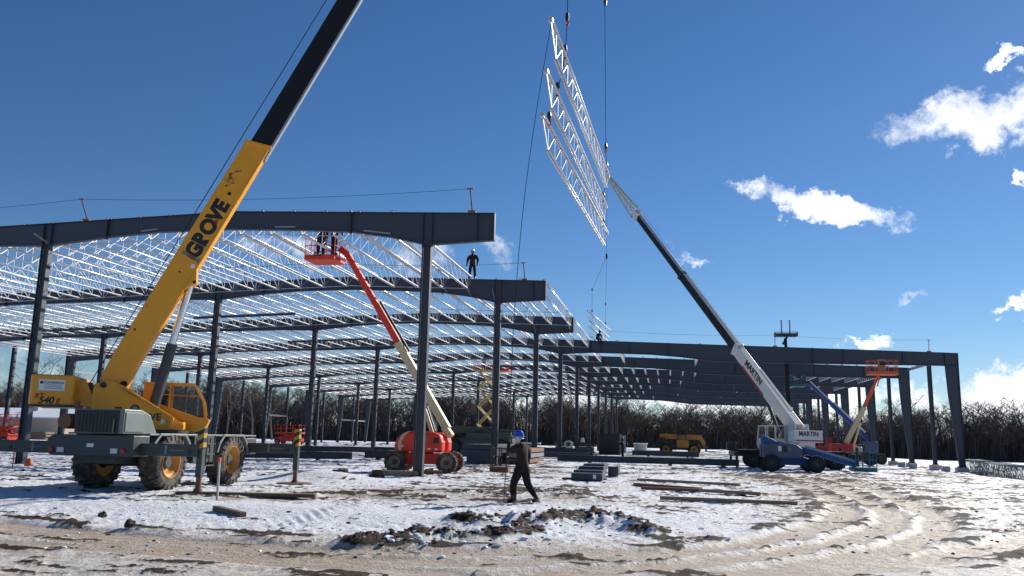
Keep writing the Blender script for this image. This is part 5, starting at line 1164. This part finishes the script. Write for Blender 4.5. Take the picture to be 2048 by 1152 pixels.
# ------------------------------------------------------------------ trees
def tree_geo(seed, H, spread=.33, dens=1., tw=.042):
    rg = np.random.default_rng(seed); v = []; f = []
    def limb(a, b, r0, r1, n=3):
        a = np.array(a); b = np.array(b); d = b-a; L = np.linalg.norm(d)+1e-9; d = d/L
        u = np.cross(d, [0, 0, 1.] if abs(d[2]) < .95 else [1., 0, 0]); u /= np.linalg.norm(u); w = np.cross(d, u); i = len(v)
        if n == 1:
            t = rg.random()*6.283; o = u*math.cos(t)+w*math.sin(t); v.extend([a-o*r0, a+o*r0, b+o*r1, b-o*r1]); f.append((i, i+1, i+2, i+3)); return
        for c, r in ((a, r0), (b, r1)):
            for k in range(n): t = 2*math.pi*k/n; v.append(c+(u*math.cos(t)+w*math.sin(t))*r)
        for k in range(n): f.append((i+k, i+(k+1) % n, i+n+(k+1) % n, i+n+k))
    def grow(p, d, L, r, lev):
        n = (3, 3, 2, 1)[lev]; pts = [np.array(p)]; dd = np.array(d)
        for k in range(n):
            dd = dd+rg.normal(0, .13, 3)+np.array([0, 0, .06]); dd = dd/np.linalg.norm(dd); pts.append(pts[-1]+dd*L/n)
        for k in range(n): limb(pts[k], pts[k+1], max(r*(1-.6*k/n), tw), max(r*(1-.6*(k+1)/n), tw*.7), (5, 3, 1, 1)[lev])
        if lev >= 3: return
        m = int((7, 5, 4)[lev]*dens)
        for k in range(m):
            t = (.28+.72*(k+rg.random())/m) if lev == 0 else (.25+.75*rg.random()); j = min(int(t*n), n-1); q = pts[j]+(pts[j+1]-pts[j])*(t*n-j)
            az = rg.random()*6.283; s = .55+.5*rg.random(); nd = dd*(1-spread)*.9+np.array([math.cos(az), math.sin(az), .25])*s; nd /= np.linalg.norm(nd)
            grow(q, nd, L*(.42+.2*rg.random())*(1.15-.35*t if lev == 0 else .9), r*(.45-.12*t), lev+1)
    grow((0, 0, -.3), (0, 0, 1), H*.85, H*.016+.04, 0)
    return np.array(v), f
TV = [tree_geo(100+i, 11*(.9+.05*i), .3+.05*(i % 3), 1.3, .036) for i in range(7)]
def far_wood():
    rg = np.random.default_rng(5); V_ = []; F_ = []; n = 0
    line = [(-330, 215), (-200, 205), (-120, 205), (-60, 228), (0, 222), (60, 205), (120, 195), (240, 200)]
    lx = np.array([p[0] for p in line], float); ly = np.array([p[1] for p in line], float)
    for i in range(1650):
        x = rg.uniform(-310, 220); row = rg.random()**1.4; y = np.interp(x, lx, ly)+row*55
        px = project((x, y, 1))[0]
        if px < -260 or px > 2300: continue
        hs = np.interp(px, [-200, 150, 480, 620, 900, 1050, 1200, 1400, 1700, 2048], [1.15, 1.05, 1.2, 1.05, 1.12, 1.14, .98, .92, .93, .95])*(.72+.36*rg.random())
        v, f = TV[rg.integers(0, 7)]; a = rg.random()*6.283; c, s = math.cos(a), math.sin(a); wd = .8+.4*rg.random()
        P = np.column_stack([(v[:, 0]*c-v[:, 1]*s)*hs*wd+x, (v[:, 0]*s+v[:, 1]*c)*hs*wd+y, v[:, 2]*hs+ground_base(np.array([x]), np.array([y]))[0]])
        V_.append(P); F_.append(np.array(f)+n); n += len(v)
    # undergrowth: crossed stems and twigs filling the foot of the wood
    m = 95000; x = rg.uniform(-300, 215, m); y = np.interp(x, lx, ly)+rg.uniform(-1, 60, m); h = rg.uniform(1.5, 7.5, m)*rg.uniform(.6, 1, m); th = rg.random(m)*6.283; w = rg.uniform(.05, .16, m); lean = rg.normal(0, .5, (m, 2))
    z = ground_base(x, y); q = np.stack([np.column_stack([x-w*np.cos(th), y-w*np.sin(th), z-.2]), np.column_stack([x+w*np.cos(th), y+w*np.sin(th), z-.2]), np.column_stack([x+lean[:, 0]+w*.3, y+lean[:, 1], z+h]), np.column_stack([x+lean[:, 0]-w*.3, y+lean[:, 1], z+h])], 1).reshape(-1, 3)
    V_.append(q); F_.append(np.arange(4*m).reshape(-1, 4)+n)
    V_ = np.vstack(V_); F_ = np.vstack(F_)
    me = bpy.data.meshes.new('bare_wood'); me.vertices.add(len(V_)); me.vertices.foreach_set('co', V_.ravel()); me.loops.add(F_.size); me.loops.foreach_set('vertex_index', F_.ravel().astype(np.int32))
    me.polygons.add(len(F_)); me.polygons.foreach_set('loop_start', (np.arange(len(F_))*4).astype(np.int32)); me.polygons.foreach_set('loop_total', np.full(len(F_), 4, np.int32)); me.update(); me.validate()
    me.materials.append(M['bark']); o = bpy.data.objects.new('bare_wood', me); COL.objects.link(o); tag(o, 'far leafless wood forming a dark brown band beyond the building', 'wood', kind='stuff')
far_wood()
def lone_tree(x, y, H, seed, label, m='bark_pale', dens=1.15):
    v, f = tree_geo(seed, H, .38, dens, .028); t = thing('bare_tree', (x, y, 0), label, 'tree', 'lone bare trees on the left'); nt = 15
    # the first limb built is the trunk (3 segments of 5 sides), the rest is the crown
    for nm, fs in (('trunk', f[:nt]), ('crown', f[nt:])):
        used = sorted(set(i for q in fs for i in q)); mp = {a: b for b, a in enumerate(used)}
        me = bpy.data.meshes.new(nm); me.from_pydata([tuple(v[i]) for i in used], [], [tuple(mp[i] for i in q) for q in fs]); me.materials.append(M[m]); o = bpy.data.objects.new(nm, me); COL.objects.link(o); o.parent = t
for px, Y, H, sd, lab in ((20, 150, 14, 201, 'tall bare tree behind the tan house, leftmost beside its gable'), (70, 155, 15, 202, 'tall bare tree rising over the roof ridge of the tan house'), (118, 150, 13.5, 203, 'tall bare tree behind the right end of the tan house'), (210, 150, 12, 204, 'bare tree between the tan house and the crane counterweight'),
                          (300, 165, 13, 205, 'bare tree seen behind the crane cab'), (452, 160, 13.5, 206, 'bare spreading tree just beyond the crane front wheel'), (505, 165, 14, 207, 'tallest bare tree at the edge of the far wood beyond the crane'), (545, 168, 12.5, 208, 'smaller bare tree next to the tallest one at the wood edge')):
    d = ray(px, 865); lone_tree(d.x/d.y*Y, Y, H, sd, lab)
# tan house with a snowy roof far to the left
def house():
    x0, x1, y0, y1 = -112., -85.5, 108., 120.; t = thing('house', ((x0+x1)/2, (y0+y1)/2, 0), 'long low tan house with snow on its roof beyond the left wall', 'house')
    MB().bx(x0, x1, y0, y1, -.2, 3.0).build('wall', 'tan', t)
    for i in range(8): MB().bx(x0, x1, y0-.03, y0-.005, .2+i*.34, .22+i*.34+.28).build('siding_board', 'tan', t)
    MB().prism([(y0-.5, 2.95), ((y0+y1)/2, 4.3), (y1+.5, 2.95), (y1+.5, 3.1), ((y0+y1)/2, 4.5), (y0-.5, 3.1)], lambda u, v, w: V(w, u, v), x0-.4, x1+.4).build('roof', 'snowroof', t)
    MB().bx(x1-8, x1-7.2, y0+4, y0+4.8, 3.4, 4.9).build('chimney', 'concrete', t)
house()
t = thing('lumber_pile', (-64, 88, 0), 'small pile of brown pallets in front of the tan house', 'pallets'); pc = on_ground(70, 891)
t.location = (pc.x, pc.y, 0)
for i in range(5): MB().bx(pc.x-1.1, pc.x+.9+.1*(i % 2), pc.y, pc.y+1.2, i*.26, i*.26+.18).build('pallet', 'wood', t, bevel=.01)

# ------------------------------------------------------------------ loose lumps of mud and snow
def lumps(name, m, pts, label, rough=.5):
    base = [ico(1, i, 1, rough, .7) for i in range(6)]; mb_v = []; mb_f = []; n = 0; rg = random.Random(9)
    for x, y, r in pts:
        vs, fs = base[rg.randrange(6)]; a = rg.random()*6.28; c, s = math.cos(a), math.sin(a); z = ground_z_fast(x, y)
        sx, sy = r*rg.uniform(.8, 1.4), r*rg.uniform(.7, 1.1)
        mb_v += [(x+(p.x*c-p.y*s)*sx, y+(p.x*s+p.y*c)*sy, z+p.z*r*.8+r*.15) for p in vs]; mb_f += [tuple(i+n for i in q) for q in fs]; n += len(vs)
    me = bpy.data.meshes.new(name); me.from_pydata(mb_v, [], mb_f); me.materials.append(M[m]); o = bpy.data.objects.new(name, me); COL.objects.link(o); tag(o, label, kind='stuff')
_gz = {}
def ground_z_fast(x, y): return _gz[(x, y)]
def prep(pts):
    a = np.array([p[0] for p in pts]); b = np.array([p[1] for p in pts]); h = ground_fields(a, b)[0]
    for p, z in zip(pts, h): _gz[(p[0], p[1])] = float(z)
    return pts
rg = random.Random(3); mud = []; snow = []
for P, w, n in ((PILE, .35, 170), (PILE2, .5, 120), (PILE3, .45, 90), (PILE4, .7, 70)):
    for i in range(n):
        k = rg.randrange(len(P)-1); t_ = rg.random(); x = P[k][0]*(1-t_)+P[k+1][0]*t_+rg.gauss(0, w*.7); y = P[k][1]*(1-t_)+P[k+1][1]*t_+rg.gauss(0, w*.7); mud.append((x, y, rg.uniform(.012, .045)*(1.7 if rg.random() < .1 else 1)))
        if rg.random() < .6: snow.append((x+rg.gauss(0, .5), y+rg.gauss(0, .6), rg.uniform(.02, .06)))
for i in range(420):
    px, py = rg.uniform(0, 2048), rg.uniform(955, 1110); g_ = on_ground(px, py); (snow if rg.random() < .6 else mud).append((g_.x, g_.y, rg.uniform(.012, .04)))
lumps('mud_clods', 'mudlump', prep(mud), 'scattered clods of frozen brown mud'); lumps('snow_lumps', 'snowlump', prep(snow), 'scattered lumps of broken snow')
for px, py, r, lab in ((680, 952, .30, 'dark earth boulder on top of the smooth snow mound'), (752, 955, .26, 'flat brown clod on the snow left of the first column'), (205, 1035, .08, 'dark frozen clod at the left end of the snow drift'), (258, 1058, .08, 'low brown clod in front of the snow drift')):
    c = on_ground(px, py); z = ground_z(c.x, c.y); vs, fs = ico(r, px, 2, .5, .8); mb = MB(); mb.add([p+V(c.x, c.y, z+r*.35) for p in vs], fs); tag(mb.build('earth_clod', 'mudlump', None), lab, 'clod')
